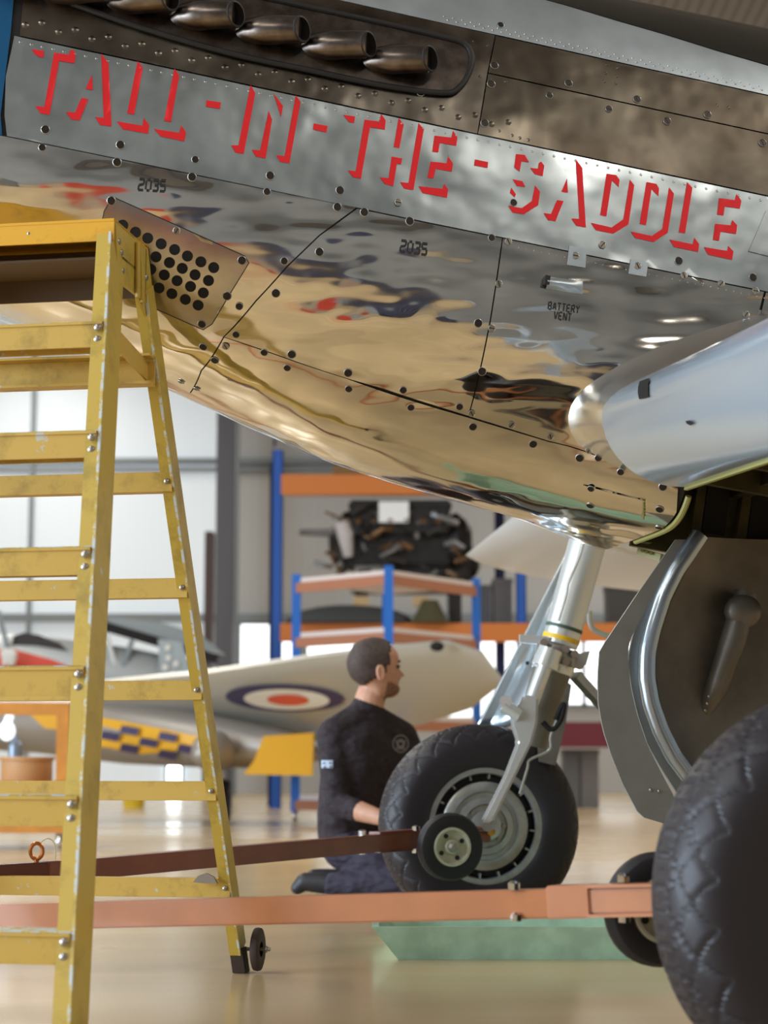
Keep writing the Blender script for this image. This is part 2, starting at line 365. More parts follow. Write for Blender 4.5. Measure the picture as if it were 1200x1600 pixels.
surf_panel('exhaust_side_panel',[s2(30),s2(400),s2(746),(762,114),(774,55),(-0,-114),(34,-80),(36,-8)],M_HEAT,label='heat stained brown panel around the exhausts')
surf_panel('upper_side_panel',[s2(746),s2(1000),s2(XR),s3(XR),s3(1000),s3(762)],M_HEAT2,label='brown stained panel above the lettering')
surf_panel('rear_side_panel',[s3(762),s3(1000),s3(XR),s4(XR),s4(1000),s4(774)],M_HEAT2)
ag=[(1330,145),(1200,103),(1120,80),(1040,55),(960,32),(880,8),(760,-24),(500,-85),(200,-150),(-100,-210)]
surf_panel('upper_cowling_panel',[(-100,-136),s4(300),s4(700),s4(1000),s4(XR)]+ag,M_GREYM,label='smooth grey upper cowling panel')
agt=[('tv',)+tv(x,y+0) for x,y in ag]
surf_panel('antiglare_panel',agt+[('tv',agt[-1][1],1),('tv',agt[0][1],1)],M_GLARE,label='glossy dark anti-glare top panel')
# --- small cover plates
def plate(name,poly,m,off=.004,label=None,sk=.004): return surf_panel(name,poly,m,off=off,gap=0,skirt=sk,gt=.05,gv=.05,label=label)
surf_panel('vent_cover',[(176,308),(280,354),(382,400),(389,411),(360,458),(332,505),(318,514),(250,484),(196,458),(160,440),(150,392),(163,330)],M_SAT,off=.0045,gap=0,gt=.03,gv=.03,label='perforated polished vent cover')
vc=bpy.data.objects['vent_cover']
plate('access_cover',[(1196,330),(1260,338),(1244,412),(1169,393)],M_LET)
plate('mounting_tab',[(889,384),(916,389),(914,419),(885,414)],M_GREYM)
plate('mounting_tab',[(985,405),(1012,411),(1009,433),(981,428)],M_GREYM)
plate('access_door',[(912,757),(1005,780),(1003,806),(911,785)],M_LOW,off=.004,label='small hinged belly access door')
hd=bpy.data.objects['access_door']
vcp=[(176,308),(280,354),(382,400),(389,411),(360,458),(332,505),(318,514),(250,484),(196,458),(160,440),(150,392),(163,330)]
b=MB(); pts=[SP(x,y,.0042)[0] for x,y in dens(vcp,12)]; b.tube(pts+[pts[0]],.0013,6,cap=False); b.build('cover_seam',M_SLOT,vc)
h_=MB()
for k in range(6):
    p,n=SP(1006,781+k*4.6,.006); q,_=SP(1006,784+k*4.6,.006); h_.tube([p,q],.0035,6)
h_.build('hinge',M_OLIVEL,hd)
# battery vent blister
bl=MB(); rows=[]
for i in range(9):
    r=[]
    for k in range(9):
        x=852+58*i/8; y=432+ (k/8)*20+8*i/8; p,n=SP(x,y,.003+.022*math.sin(PI*k/8)*(1-(i/8)**1.5)); r.append(p)
    rows.append(r)
bl.grid(rows); bvo=bl.build('battery_vent_scoop',M_GREYM,mus)
p,n=SP(852,440,.014); b=MB(); b.obox(p,A,N,n,.012,.022,.02); b.build('scoop_opening',M_SLOT,bvo)
# --- vent holes
def disc_mesh(name,prof,m,seg=20):
    b=MB(); b.lathe(prof,(0,0,0),(0,0,1),seg)
    b.f.append(tuple(range((len(prof)-1)*seg,len(prof)*seg)))
    me=bpy.data.meshes.new(name); me.from_pydata([tuple(v) for v in b.v],[],b.f); me.update(); me.shade_smooth(); me.set_sharp_from_angle(angle=.6)
    me.materials.append(m); return me
def on_skin(name,me,x,y,off,parent,scale=1,spin=0):
    p,n=SP(x,y,off); o=bpy.data.objects.new(name,me); C.objects.link(o); o.parent=parent; o.location=p-WL[parent]
    o.rotation_mode='QUATERNION'; o.rotation_quaternion=n.to_track_quat('Z','Y')@Quaternion((0,0,1),spin); o.scale=(scale,)*3; return o
ME_HOLE=disc_mesh('vent_hole',[(.0132,-.002),(.0132,.0006),(.0124,.0010),(.0118,.0004)],BLACK)
holes=[(192,352),(212,363),(231,372),(252,381),(273,390),(293,400),(314,409),(334,418),(224,391),(204,381),(244,401),(265,410),(285,419),(305,429),(326,438),
 (216,410),(236,420),(257,429),(277,438),(298,447),(318,457),(229,439),(208,429),(249,449),(269,458),(290,467),(310,476)]
for x,y in holes: on_skin('vent_hole',ME_HOLE,x,y,.0048,vc)
# --- fasteners: recessed slotted heads, one object each
def screw_mesh(name,m):
    b=MB(); b.lathe([(.0112,-.001),(.0112,.0008),(.0098,.0016),(.0088,.0004)],(0,0,0),(0,0,1),16); b.f.append(tuple(range(48,64)))
    me=bpy.data.meshes.new(name); n0=len(b.f); b.box(-.0085,.0085,-.0014,.0014,.0003,.0009)
    me.from_pydata([tuple(v) for v in b.v],[],b.f); me.update(); me.materials.append(m); me.materials.append(M_SLOT); me.materials.append(M_RIVET)
    for i,p in enumerate(me.polygons):
        if i>=n0: p.material_index=1
        elif i<16 or 16<=i<32: p.material_index=2
    return me
ME_S=screw_mesh('dark_screw',M_SCREW); ME_L=screw_mesh('light_screw',M_SCREWL)
dark=[(71,203),(66,231),(188,227),(183,254),(305,250),(300,277),(422,275),(417,300),(531,298),(527,324),(569,332),(782,40),(772,103),(767,132),(888,131),(858,150),(951,171),(995,156),(1042,190),(1105,180),(1191,224),(757,193),(657,145),(640,346),(768,372),(802,317),(1060,408),(1176,434),
 (174,314),(378,407),(355,462),(316,505),(374,478),(318,541),(444,408),(499,394),(431,458),(369,522),(336,562),(413,550),(456,553),(449,574),(544,582),(545,607),(747,505),(753,580),(718,635),(630,609),(642,636),(739,666),(833,693),(906,715),(935,715),(970,737),(1036,760),(924,762),(923,788),(1031,795),(1030,823)]
light=[(622,317),(941,383),(276,361),(353,540),(284,595),(308,606),(794,378),(899,400),(996,416),(1180,455),(1068,431),(1126,444),(1165,492),(779,444),(768,513),(737,645),(799,663),(860,681),(951,675),(921,703),(981,727),(1002,717),(1043,752),(1072,748)]
for x,y in dark: on_skin('screw',ME_S,x,y,.0046 if (160<x<390 and 308<y<512) or (x,y) in((924,762),(923,788)) else .0024,mus,.98 if (x*7+y)%3 else .85,(x*13+y)%6)
for x,y in light: on_skin('screw',ME_L,x,y,.005 if y<420 and x<300 else .0045,mus,.82,(x*13+y)%6)
# --- rivets (too small and many): joined
rv=MB()
def rivet(x,y,r=.004,h=.0016,off=.0015):
    p,n=SP(x,y,off); u=Vector(A); v=n.cross(u)
    vs=[p+(u*math.cos(a)+v*math.sin(a))*r for a in [k*PI/3 for k in range(6)]]+[p+n*h+(u*math.cos(a)+v*math.sin(a))*r*.5 for a in [k*PI/3 for k in range(6)]]
    rv.add(vs,[(k,(k+1)%6,6+(k+1)%6,6+k) for k in range(6)]+[tuple(range(6,12))])
for k in range(70):
    x=32+k*17; rivet(x,s2(x)[1]+9,.0038,.0012)
for k in range(48):
    x=700+k*14; rivet(x,s4(x)[1]-7)
    if x<1200: rivet(x-6,s4(x)[1]-13,.003)
o=rv.build('rivets',M_RIVET,mus); o['kind']='stuff'; rv=MB()
for k in range(30):
    x=40+k*26; rivet(x,s2(x)[1]-20-(k%2)*9,.0095,.0028,.001)
for (x,y) in ((948,102),(965,107),(946,115),(963,120),(944,128),(962,131),(780,205),(800,212),(812,216),(825,219),(1120,165),(1138,169),(740,65),(762,72),(750,120),(790,128)): rivet(x,y,.0045)
o=rv.build('dimples',M_HEAT,mus); o['kind']='stuff'; rv=MB()
for k in range(40):
    x=810+k*12.; rivet(x,s1(x)[1]+10,.0022)
o=rv.build('rivets',M_RIVET,mus); o['kind']='stuff'
# --- lettering, painted flat on the skin
def paint(name,poly,m=M_RED,off=.0026,parent=None):
    pts=dens(poly,12); return surf_panel(name,pts,m,off=off,gap=0,skirt=0,gt=.02,gv=.03,parent=parent,)
def c4(l): return [(30+x/4,60+y/4) for x,y in l]
def c5(l): return [(300+x/4,110+y/4) for x,y in l]
def c6(l): return [(500+x/4,150+y/4) for x,y in l]
def c7(l): return [(760+x/5.4545,210+y/5.4545) for x,y in l]
def c8(l): return [(960+x/5,260+y/5) for x,y in l]
LET=[('letter_t',[c4([(78,70),(155,80),(152,122),(118,116),(98,100)]),c4([(218,92),(310,105),(318,80),(335,72),(355,98),(345,158),(250,143),(190,480),(132,470),(100,424),(157,430)])]),
('letter_a',[c4([(455,230),(460,325),(415,318)]),c4([(388,375),(432,380),(378,515),(325,508),(292,460),(350,465)]),c4([(512,98),(558,155),(577,552),(505,543),(475,492),(528,500)])]),
('letter_l',[c4([(740,143),(773,185),(718,478),(675,470)]),c4([(610,520),(770,548),(778,498),(812,545),(805,598),(648,570)])]),
('letter_l',[c4([(970,190),(1000,235),(948,524),(905,518)]),c4([(842,567),(1000,592),(1012,545),(1043,590),(1032,645),(885,615)])]),
('dash',[c5([(90,188),(180,203),(174,243),(87,228)])]),
('letter_i',[c5([(365,93),(395,145),(323,523),(270,515),(245,470),(290,470)])]),
('letter_n',[c5([(478,255),(500,310),(460,552),(398,540),(373,497),(425,502)]),c5([(508,145),(568,225),(556,293)]),c5([(648,157),(678,200),(608,583),(550,573),(527,532),(578,538)])]),
('dash',[c5([(760,333),(848,350),(840,390),(756,372)])]),
('letter_t',[c6([(143,120),(218,130),(213,170),(180,165)]),c6([(278,150),(368,162),(382,115),(410,155),(405,212),(312,198),(255,520),(205,508),(172,466),(222,472)])]),
('letter_h',[c6([(490,140),(523,180),(495,328),(460,320)]),c6([(447,380),(513,392),(505,430),(480,425),(457,565),(405,552),(372,510),(428,515)]),c6([(615,170),(648,212),(583,590),(525,580),(500,540),(552,545)])]),
('letter_e',[c6([(715,250),(820,262),(830,218),(858,262),(850,313),(748,295),(738,355),(700,350)]),c6([(690,412),(790,422),(800,380),(830,425),(823,475),(722,458),(708,518),(670,512)]),c6([(615,565),(765,582),(775,550),(800,585),(793,637),(640,608)])]),
('dash',[c6([(967,398),(1050,415),(1046,452),(962,436)])]),
('letter_s',[c7([(250,170),(325,178),(362,240),(297,232),(282,318),(235,285)]),c7([(370,288),(438,295),(445,245),(465,235),(492,270),(478,358),(412,342)]),c7([(222,385),(303,400),(330,450),(258,442)]),c7([(210,455),(250,512),(240,538),(198,500)]),c7([(183,607),(230,620),(300,630),(385,570),(412,437),(455,490),(440,605),(318,683),(222,668)])]),
('letter_a',[c7([(685,380),(693,500),(637,490)]),c7([(600,562),(656,570),(587,742),(523,732),(485,672),(548,680)]),c7([(758,210),(815,290),(846,795),(765,780),(722,718),(790,722)])]),
('letter_d',[c7([(1022,338),(1105,350),(1133,390),(1125,452),(1068,395),(1020,700),(968,690)]),[(922.8,348.4),(955.3,355.8),(973.6,342.9),(983.6,281),(990.6,290),(981.6,351),(958,365.5),(930.5,360)]]),
('letter_d',[c8([(248,125),(325,138),(347,175),(342,235),(288,180),(245,460),(195,450)]),c8([(125,510),(290,545),(372,490),(425,165),(463,215),(415,520),(305,592),(160,562)])]),
('letter_l',[c8([(565,125),(607,170),(550,525),(500,518)]),c8([(428,573),(610,610),(622,558),(660,610),(652,670),(465,632)])]),
('letter_e',[c8([(815,250),(938,265),(950,218),(990,270),(978,332),(860,315),(850,385),(800,378)]),c8([(785,450),(905,462),(918,420),(957,462),(948,530),(827,512),(815,583),(767,575)]),c8([(697,632),(880,662),(885,622),(928,665),(918,732),(730,692)])])]
def join_to(os_):
    # merge the strokes of one letter into a single mesh
    a=os_[0]
    if len(os_)==1: return a
    vs=[];fs=[]
    for o in os_:
        n=len(vs); vs+=[v.co+o.location-a.location for v in o.data.vertices]; fs+=[[i+n for i in p.vertices] for p in o.data.polygons]
    me=bpy.data.meshes.new(a.name.split('.')[0]); me.from_pydata(vs,[],fs); me.update(); me.shade_smooth(); me.materials.append(os_[0].data.materials[0]); a.data=me
    for o in os_[1:]: bpy.data.objects.remove(o)
    return a
lp=bpy.data.objects['lettered_side_panel']
for nm,strokes in LET:
    o=join_to([paint(nm+('' if i==0 else '_x'),s_,parent=lp) for i,s_ in enumerate(strokes)])
# stencils
SEG={'2':[(0,6,4,6),(4,6,4,3.4),(4,3.4,0,2.6),(0,2.6,0,0),(0,0,4,0)],'0':[(0,.6,0,5.4),(4,.6,4,5.4),(.8,6,3.2,6),(.8,0,3.2,0)],'3':[(0,6,4,6),(4,6,4,3.4),(1.2,3,4,3),(4,2.6,4,0),(4,0,0,0)],
'5':[(4,6,0,6),(0,6,0,3.4),(0,3.2,4,3.2),(4,2.8,4,0),(4,0,0,0)],'B':[(0,0,0,6),(1,6,3.4,6),(3.4,6,3.4,3.3),(1,3,3.6,3),(3.8,2.7,3.8,0),(3.6,0,1,0)],'A':[(0,0,1.6,6),(2.4,6,4,0),(1.2,2,2.8,2)],
'T':[(0,6,4,6),(2,5,2,0)],'E':[(0,0,0,6),(1,6,4,6),(1,3,3.2,3),(1,0,4,0)],'R':[(0,0,0,6),(1,6,3.6,6),(3.6,6,3.6,3.3),(1,3,3.4,3),(2.2,2.6,4,0)],'Y':[(0,6,2,3.2),(4,6,2,3.2),(2,2.6,2,0)],'V':[(0,6,1.8,0),(2.2,0,4,6)],'N':[(0,0,0,6),(.6,6,3.4,0),(4,0,4,6)]}
def stencil(name,txt,x0,y0,sx,slope,h,parent,lw=.85):
    b=MB(); u=h/6; lw=1.45
    for i,ch in enumerate(txt):
        for (xa,ya,xb,yb) in SEG[ch]:
            n=4; d=math.hypot(xb-xa,yb-ya); px,py=-(yb-ya)/d*lw/2,(xb-xa)/d*lw/2; rows=[]
            for k in range(n+1):
                q=k/n; cx=xa+(xb-xa)*q; cy=ya+(yb-ya)*q; r=[]
                for s_ in (-1,1):
                    gx=(cx+px*s_)*u*sx/h*1.02+i*sx; gy=(cy+py*s_)*u
                    X=x0+gx+gy*.12; Y=y0+gx*slope-gy; r.append(SP(X,Y,.0032)[0])
                rows.append(r)
            b.grid(rows)
    return b.build(name,M_INK,parent)
stencil('stencil_2035','2035',216,297,11.2,.06,17,bpy.data.objects['lower_cowling_panel'],1.5)
stencil('stencil_2035','2035',625,393,11,.14,17,bpy.data.objects['side_cowling_panel'],1.5)
bbp=bpy.data.objects['battery_bay_panel']
stencil('stencil_battery','BATTERY',856,483,7.2,.14,11,bbp); stencil('stencil_vent','VENT',865,498,7.2,.14,11,bbp)
# --- exhaust shroud and stacks
shr=[(50,-22),(180,33),(350,84),(480,112),(600,137),(690,148),(716,140),(732,116),(736,92),(724,72),(690,62),(600,41),(400,-2),(200,-46),(50,-78)]
def crom(P_,n=4):
    o_=[]
    for i in range(len(P_)):
        a,b_,c_,d_=P_[i-1],P_[i],P_[(i+1)%len(P_)],P_[(i+2)%len(P_)]
        for k in range(n):
            t=k/n; o_.append(tuple(.5*((2*b_[q])+(c_[q]-a[q])*t+(2*a[q]-5*b_[q]+4*c_[q]-d_[q])*t*t+(3*b_[q]-a[q]-3*c_[q]+d_[q])*t**3) for q in (0,1)))
    return o_
shr=crom(shr)
so=surf_panel('exhaust_shroud',shr,M_STK,off=.010,gap=0,skirt=.012,gt=.04,gv=.03,label='dark bronze exhaust shroud')
b=MB(); pts=[SP(x,y,.010)[0] for x,y in dens(shr,14)]; b.tube(pts+[pts[0]],.0075,10,cap=False); b.build('shroud_rim',M_SLOT,so)
for (hx,hy) in ((62,-18),(160,4),(261,19),(362,44),(464,67),(567,90),(662,112)):
    b=MB(); base,n=SP(hx-88,hy-22,0)
    path=[SP(hx-96,hy-16,-.01)[0],SP(hx-78,hy-14,.012)[0],SP(hx-52,hy-9,.030)[0],SP(hx-26,hy-4,.048)[0]]
    e,n=SP(hx,hy,.060); path.append(e)
    b.tube(path,[.014,.031,.037,.035,.033],20,sq=(1,.9),up=N)
    st=b.build('exhaust_stack',M_STK,so)
    d=(path[-1]-path[-2]).normalized()*.5+Vector(B)*.35; d.normalize()
    b=MB(); b.lathe([(.030,-.006),(.0335,.0),(.0325,.003),(.028,.0035),(.027,-.02)],e+d*.004,d,20,ref=tuple(N)); b.f.append(tuple(range(80,100)))
    q=b.build('stack_outlet',M_SLOT,so)
# ================================================================= WINGS
def L3(t,b_,n): return Vector(OO+t*A+b_*B+n*N)
def tbn(p):
    d=np.array(p)-OO; return (d@A,d@B,d@N)
def wing_section(LE,chord,th,inc=0,k=14,low=(0,1),up=True,bd=None):
    pts=[]
    xs=[(1-math.cos(PI*i/k))/2 for i in range(k+1)]
    def yt(x): return 5*th*(.2969*math.sqrt(x)-.126*x-.3516*x*x+.2843*x**3-.1015*x**4)
    U=[(x*chord,yt(x)*1.1) for x in xs[::-1]]; Lw=[(x*chord,-yt(x)*.9) for x in xs[1:]]
    return [(LE[0]+x,LE[1],LE[2]+y) for x,y in (U+Lw)]
# starboard wing (beyond the fuselage)
sw=MB(); tipLE=tbn(P(727,868,10.35)); rootLE=tbn(P(925,722,5.40)); rows=[]
for q in (0,.12,.5,.9,.97,1.0):
    LE=[rootLE[i]+(tipLE[i]-rootLE[i])*q for i in range(3)]
    th=(.36*(1-q)+.15*q)*(1 if q<.9 else (.8 if q<1 else .05)); ch=2.5*(1-q)+1.3*q
    rows.append([L3(*p) for p in wing_section(LE,ch,th)])
sw.grid(rows,close=True); sw.build('starboard_wing',M_WINGL,mus)
# port wing: leading edge and undersurface ahead of the wheel well, curving from the fillet
pw=MB(); rows=[]
def wLE(q): return Vector((.514,4.47,1.37))+Vector((.226,-.77,0))*q
def wLIP(q): return Vector((.70,4.43,1.19))+Vector((.116,-.77,-.03))*q
AV=Vector(A)
def wsec(q,k=10):
    L_,K_=wLE(q),wLIP(q); H=K_-L_; V=Vector((0,0,H.z)); H.z=0; Hd=H.normalized(); out=[]
    for i in range(k,0,-1):
        a=PI/2*i/k; out.append(L_+Hd*.40*(1-math.cos(a))+Vector((0,0,.125))*math.sin(a))
    for i in range(k+1):
        a=PI/2*i/k; out.append(L_+H*(1-math.cos(a))+V*math.sin(a))
    return [out[0]+AV*1.6]+out
for q in np.linspace(0,2.2,20): rows.append(wsec(q))
pw.grid(rows); PW=pw.build('port_wing',M_WING,mus,ang=60); PW['label']='silver painted wing leading edge, reflected sky blue put into its colour'
# polished fillet blending the wing nose into the fuselage side
r0=wsec(0)[1:]
fpx=[(1230,470),(1190,490),(1150,502),(1110,514),(1070,527),(1030,542),(990,560),(955,578),(925,597),(904,615),(892,634),(887,653),(891,674),(903,694),(935,713),(965,730),(1010,746),(1062,757)]
L_=[0]
for a_,c_ in zip(r0,r0[1:]): L_.append(L_[-1]+(c_-a_).length)
M_=[0]
for a_,c_ in zip(fpx,fpx[1:]): M_.append(M_[-1]+math.hypot(a_[0]-c_[0],a_[1]-c_[1]))
ff=MB(); fr_=[]
iLE=L_[10]/L_[-1]; jLE=M_[10]/M_[-1]
for u in np.linspace(0,1,61):
    lu=(u/.5*iLE if u<.5 else iLE+(u-.5)/.5*(1-iLE))*L_[-1]; mu=(u/.5*jLE if u<.5 else jLE+(u-.5)/.5*(1-jLE))*M_[-1]
    p=Vector([np.interp(lu,L_,[v[i] for v in r0]) for i in range(3)])
    q_,n_=SP(float(np.interp(mu,M_,[v[0] for v in fpx])),float(np.interp(mu,M_,[v[1] for v in fpx])),.003)
    mid=q_*.35+p*.65-n_*.0; mid=mid- n_*((mid-q_).dot(n_))*.55
    fr_.append([q_*(1-k)**2+mid*2*k*(1-k)+p*k*k for k in [i/10 for i in range(11)]])
ff.grid(fr_); ff.build('wing_fillet',mat('polished_fillet',(.84,.87,.90),.27,1,bump=.3,bs=9,bd=.005),mus,ang=80)
wR=wLIP(0); wRt=tbn(wR)
LEs=[tbn(wLE(0))]
# well lip (olive strip) along lower rear edge, interior
lip=[r[-1] for r in rows]; b=MB()
for a,c_ in zip(lip,lip[1:]): b.beam(a+Vector(A)*.004,c_+Vector(A)*.004,.008,.014,up=N)
well=b.build('wheel_well_lip',M_OLIVEL,mus)
well_t=wRt[0]
def lbox(mb,t0,t1,b0,b1,n0,n1):
    return mb.obox(L3((t0+t1)/2,(b0+b1)/2,(n0+n1)/2),A,B,N,abs(t1-t0),abs(b1-b0),abs(n1-n0))
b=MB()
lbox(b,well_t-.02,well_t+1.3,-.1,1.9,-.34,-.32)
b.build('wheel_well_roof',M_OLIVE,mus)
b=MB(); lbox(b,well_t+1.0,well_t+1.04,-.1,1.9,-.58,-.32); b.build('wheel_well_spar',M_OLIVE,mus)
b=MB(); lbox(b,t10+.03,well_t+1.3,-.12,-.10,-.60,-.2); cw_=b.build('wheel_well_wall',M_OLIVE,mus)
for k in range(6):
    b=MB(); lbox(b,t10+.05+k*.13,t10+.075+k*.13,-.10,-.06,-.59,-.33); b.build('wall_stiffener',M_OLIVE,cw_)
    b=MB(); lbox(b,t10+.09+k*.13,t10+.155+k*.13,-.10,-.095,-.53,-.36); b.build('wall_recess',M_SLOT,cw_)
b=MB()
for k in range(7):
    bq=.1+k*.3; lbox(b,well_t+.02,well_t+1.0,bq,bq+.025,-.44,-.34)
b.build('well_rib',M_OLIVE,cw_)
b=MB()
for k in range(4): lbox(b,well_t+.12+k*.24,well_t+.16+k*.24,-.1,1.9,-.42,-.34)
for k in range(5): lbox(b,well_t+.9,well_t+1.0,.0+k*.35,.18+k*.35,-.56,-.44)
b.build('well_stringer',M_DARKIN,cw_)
v9=tv(1058,768)[1]; b=MB(); b.tube([Vector(S(t10+.012,v)) for v in np.linspace(-1,v9,40)],.008,8); b.build('firewall_lip',M_OLIVEL,mus)
# little features on the wing
def on_wing(x,y):
    # intersect view ray with wing mesh rows
    o,d=Vector(cC),Vector(ray(x,y)).normalized()
    from mathutils.geometry import intersect_ray_tri as irt
    best=None
    for i in range(len(rows)-1):
        for k in range(len(rows[0])-1):
            q=[rows[i][k],rows[i][k+1],rows[i+1][k+1],rows[i+1][k]]
            for tri in ((q[0],q[1],q[2]),(q[0],q[2],q[3])):
                h=irt(*tri,d,o,True)
                if h is not None and (best is None or (h-o).length<best[0]):
                    nn=(tri[1]-tri[0]).cross(tri[2]-tri[0]).normalized()
                    if nn.dot(d)>0: nn=-nn
                    best=((h-o).length,h,nn)
    return best
def wing_patch(name,poly,m,off=.005):
    pts=[]
    for x,y in poly:
        h=on_wing(x,y)
        if h: pts.append(h[1]+h[2]*off)
    if len(pts)>2: return MB().prism(pts,Vector(B)*.001).build(name,m,PW)
cp_=MB(); cp_.grid([[(lambda h:h[1]+h[2]*.004)(on_wing(x,y)) for x,y in r] for r in ([(1001,598),(1009,595),(1017,592)],[(999,606),(1007,604),(1015,601)],[(999,615),(1007,613),(1015,611)],[(1001,624),(1008,622),(1016,620)])]); cp_.build('camera_port',BLACK,PW)
wing_patch('drain_hole',[(1074,657),(1080,656),(1087,661),(1082,664),(1076,661)],BLACK)
# ================================================================= LANDING GEAR
def tyre_mesh(R,W,groove,nseg=528,depth=.0045):
    prof=[]; K=64
    for i in range(K+1):
        a=-PI*.80+2*PI*.80*i/K
        x=math.sin(a); y=math.cos(a)
        prof.append((W/2*math.copysign(abs(x)**.8,x),(R-.095)+.095*math.copysign(abs(y)**.75,y)))
    vs=[]
    for j in range(nseg):
        th=2*PI*j/nseg
        for (w_,r) in prof:
            rr=r
            if groove and abs(w_)<W*.47 and r>R-.055:
                u=th*groove/(2*PI); s_=w_/W*4.2
                g=min(abs((u+s_)%1-.5),abs((u-s_)%1-.5))
                if g<.075: rr-=depth*min(1,(1-g/.075)*2.5)
            vs.append(Vector((rr*math.cos(th),w_,rr*math.sin(th))))
    n=len(prof)
    fs=[(j*n+i,j*n+i+1,((j+1)%nseg)*n+i+1,((j+1)%nseg)*n+i) for j in range(nseg) for i in range(n-1)]
    return vs,fs
def tyre_obj(name,R,W,groove,c,ax,parent,depth=.0045,flat=0):
    vs,fs=tyre_mesh(R,W,groove,depth=depth); ax=Vector(ax).normalized(); zx=Vector((0,0,1)); xx=ax.cross(zx).normalized(); zx=xx.cross(ax)
    b=MB(); c=Vector(c); V=[c+xx*v.x+ax*v.y+zx*v.z for v in vs]
    for v in V: v.z=max(v.z,.001)
    b.add(V,fs); return b.build(name,M_TYRE,parent,ang=28),xx,zx
AX=Vector(B)     # toward the viewer (port)
c2=P(754,1288,6.60)+Vector((-.008,.12,0)); c2.z=.336
c1=P(1349,1400,3.19); c1.z=.336
def wheel(c,name_lab,full=True):
    ty,xx,zx=tyre_obj('main_tyre',.347,.25,24,c,AX,mus); ty['label']=name_lab
    f=c+AX*.098
    b=MB(); b.lathe([(.258,-.012),(.262,0),(.245,.006),(.206,.008),(.200,-.004)],f,AX,56)   # sidewall ring of rim
    # thin flange (visible grey ring)
    b2=MB(); b2.lathe([(.213,-.02),(.213,.010),(.204,.014),(.180,.014),(.176,.006),(.176,-.03)],f,AX,56)
    b2.build('rim_flange',M_ALG,ty)
    b3=MB(); b3.lathe([(.176,-.028),(.135,-.028)],f,AX,40); b3.build('rim_well',M_SLOT,ty)
    for k in range(16):
        a=2*PI*k/16+.1; u=xx*math.cos(a)+zx*math.sin(a); w=MB(); w.beam(f+u*.160-AX*.016,f+u*.178-AX*.016,.006,.03,up=AX); w.build('rim_spoke',M_ALG,ty)
    b4=MB(); b4.lathe([(.148,-.03),(.150,.004),(.140,.012),(.118,.014),(.112,.004),(.100,.004),(.096,.014),(.075,.018),(.070,.008),(.055,.008),(.05,.03),(.03,.034),(.0,.034)],f,AX,48)
    b4.build('brake_drum',M_ALG,ty)
    for k in range(8):
        a=2*PI*k/8; u=xx*math.cos(a)+zx*math.sin(a); w=MB(); w.cyl(f+u*.063+AX*.006,f+u*.063+AX*.018,.008,8); w.build('hub_bolt',M_BOLT,ty)
    return ty
W2=wheel(c2,'far main tyre with diamond tread and silver slotted wheel')
W1=wheel(c1,'near main tyre with worn diamond tread, out of focus')
# far gear leg. depth about 6.4 m
YL=6.42
top=P(928,812,YL); bot=P(868,1030,YL); b=MB()
d=(bot-top).normalized()
b.tube([top-d*.06,top,bot-d*.05],[.063,.063,.061],28); leg=b.build('oleo_leg',M_WHITEL,mus); leg['label']='white oleo leg with green and yellow bands'
def ringat(q,r,h,m,name):
    p=top+(bot-top)*q; return MB().cyl(p-d*h/2,p+d*h/2,r,28).build(name,m,leg)
ringat(.78,.0632,.012,M_GREENB,'green_band'); ringat(.855,.0630,.016,M_YELB,'yellow_band'); ringat(.97,.072,.05,M_ALG,'clamp_collar'); ringat(1.06,.070,.03,M_WHITEL,'lower_collar')
b=MB(); b.tube([bot,P(845,1105,YL+.03),P(832,1165,YL+.04)],[.066,.062,.05],20); b.build('lower_cylinder',M_DISH,leg)
# bolts lugs round collar
b=MB()
for (x,y) in ((868,1016),(884,1014),(898,1022),(885,1034),(905,1040),(850,1004)): b.cyl(P(x,y,YL-.08),P(x,y,YL-.05),.014,8)
b.build('collar_bolt',M_BOLT,leg)
b=MB(); b.obox(P(902,1033,YL),d,Vector((0,1,0)),Vector((1,0,.3)),.05,.06,.07); b.obox(P(835,1000,YL-.03),(1,0,-.1),(0,1,0),(0,0,1),.10,.05,.026); b.build('collar_lug',M_WHITEL,leg)
# fork arm (front): knuckle, sleeve, arm down to the axle
b=MB(); b.tube([P(861,1014,YL-.10),P(851,1042,YL-.10)],[.040,.044],20); b.tube([P(851,1042,YL-.10),P(829,1102,YL-.10)],[.025,.025],18)
fk=b.build('fork_knuckle',M_WHITEL,leg)
poly=[(818,1085),(842,1089),(840,1130),(832,1160),(770,1287),(752,1284),(788,1212),(808,1160),(800,1135),(797,1112),(812,1100)]
b=MB(); p0=P(815,1130,YL-.06); nn=(0,1,0)
b.prism([PP(x,y,np.array(P(800,1150,YL-.14)),nn) for x,y in poly],(0,.05,0)); b.build('fork_arm',M_WHITEL,leg,bevel=.008)
b=MB(); b.tube([P(812,1118,YL-.14),P(787,1102,YL-.14)],.022,12); b.cyl(P(790,1096,YL-.16),P(790,1096,YL-.1),.020,14); b.build('torque_link_pin',M_WHITEL,leg)
b=MB(); b.cyl(P(763,1288,YL-.12),P(763,1288,YL+.12),.024,16); b.build('axle_end',M_ALG,leg)
b=MB(); b.beam(P(899,1055,YL+.02),P(1000,1165,YL+.2),.035,.03); b.build('side_strut',M_ALG,leg)
def cable(name,pts,r,m,parent,Y): 
    P3=[P(x,y,Y) for x,y in pts]; out=[]
    for i in range(len(P3)-1):
        p0,p1,p2,p3=P3[max(i-1,0)],P3[i],P3[i+1],P3[min(i+2,len(P3)-1)]
        for k in range(5):
            t=k/5; out.append(.5*((2*p1)+(p2-p0)*t+(2*p0-5*p1+4*p2-p3)*t*t+(3*p1-p0-3*p2+p3)*t**3))
    out.append(P3[-1]); return MB().tube(out,r,8).build(name,m,parent)
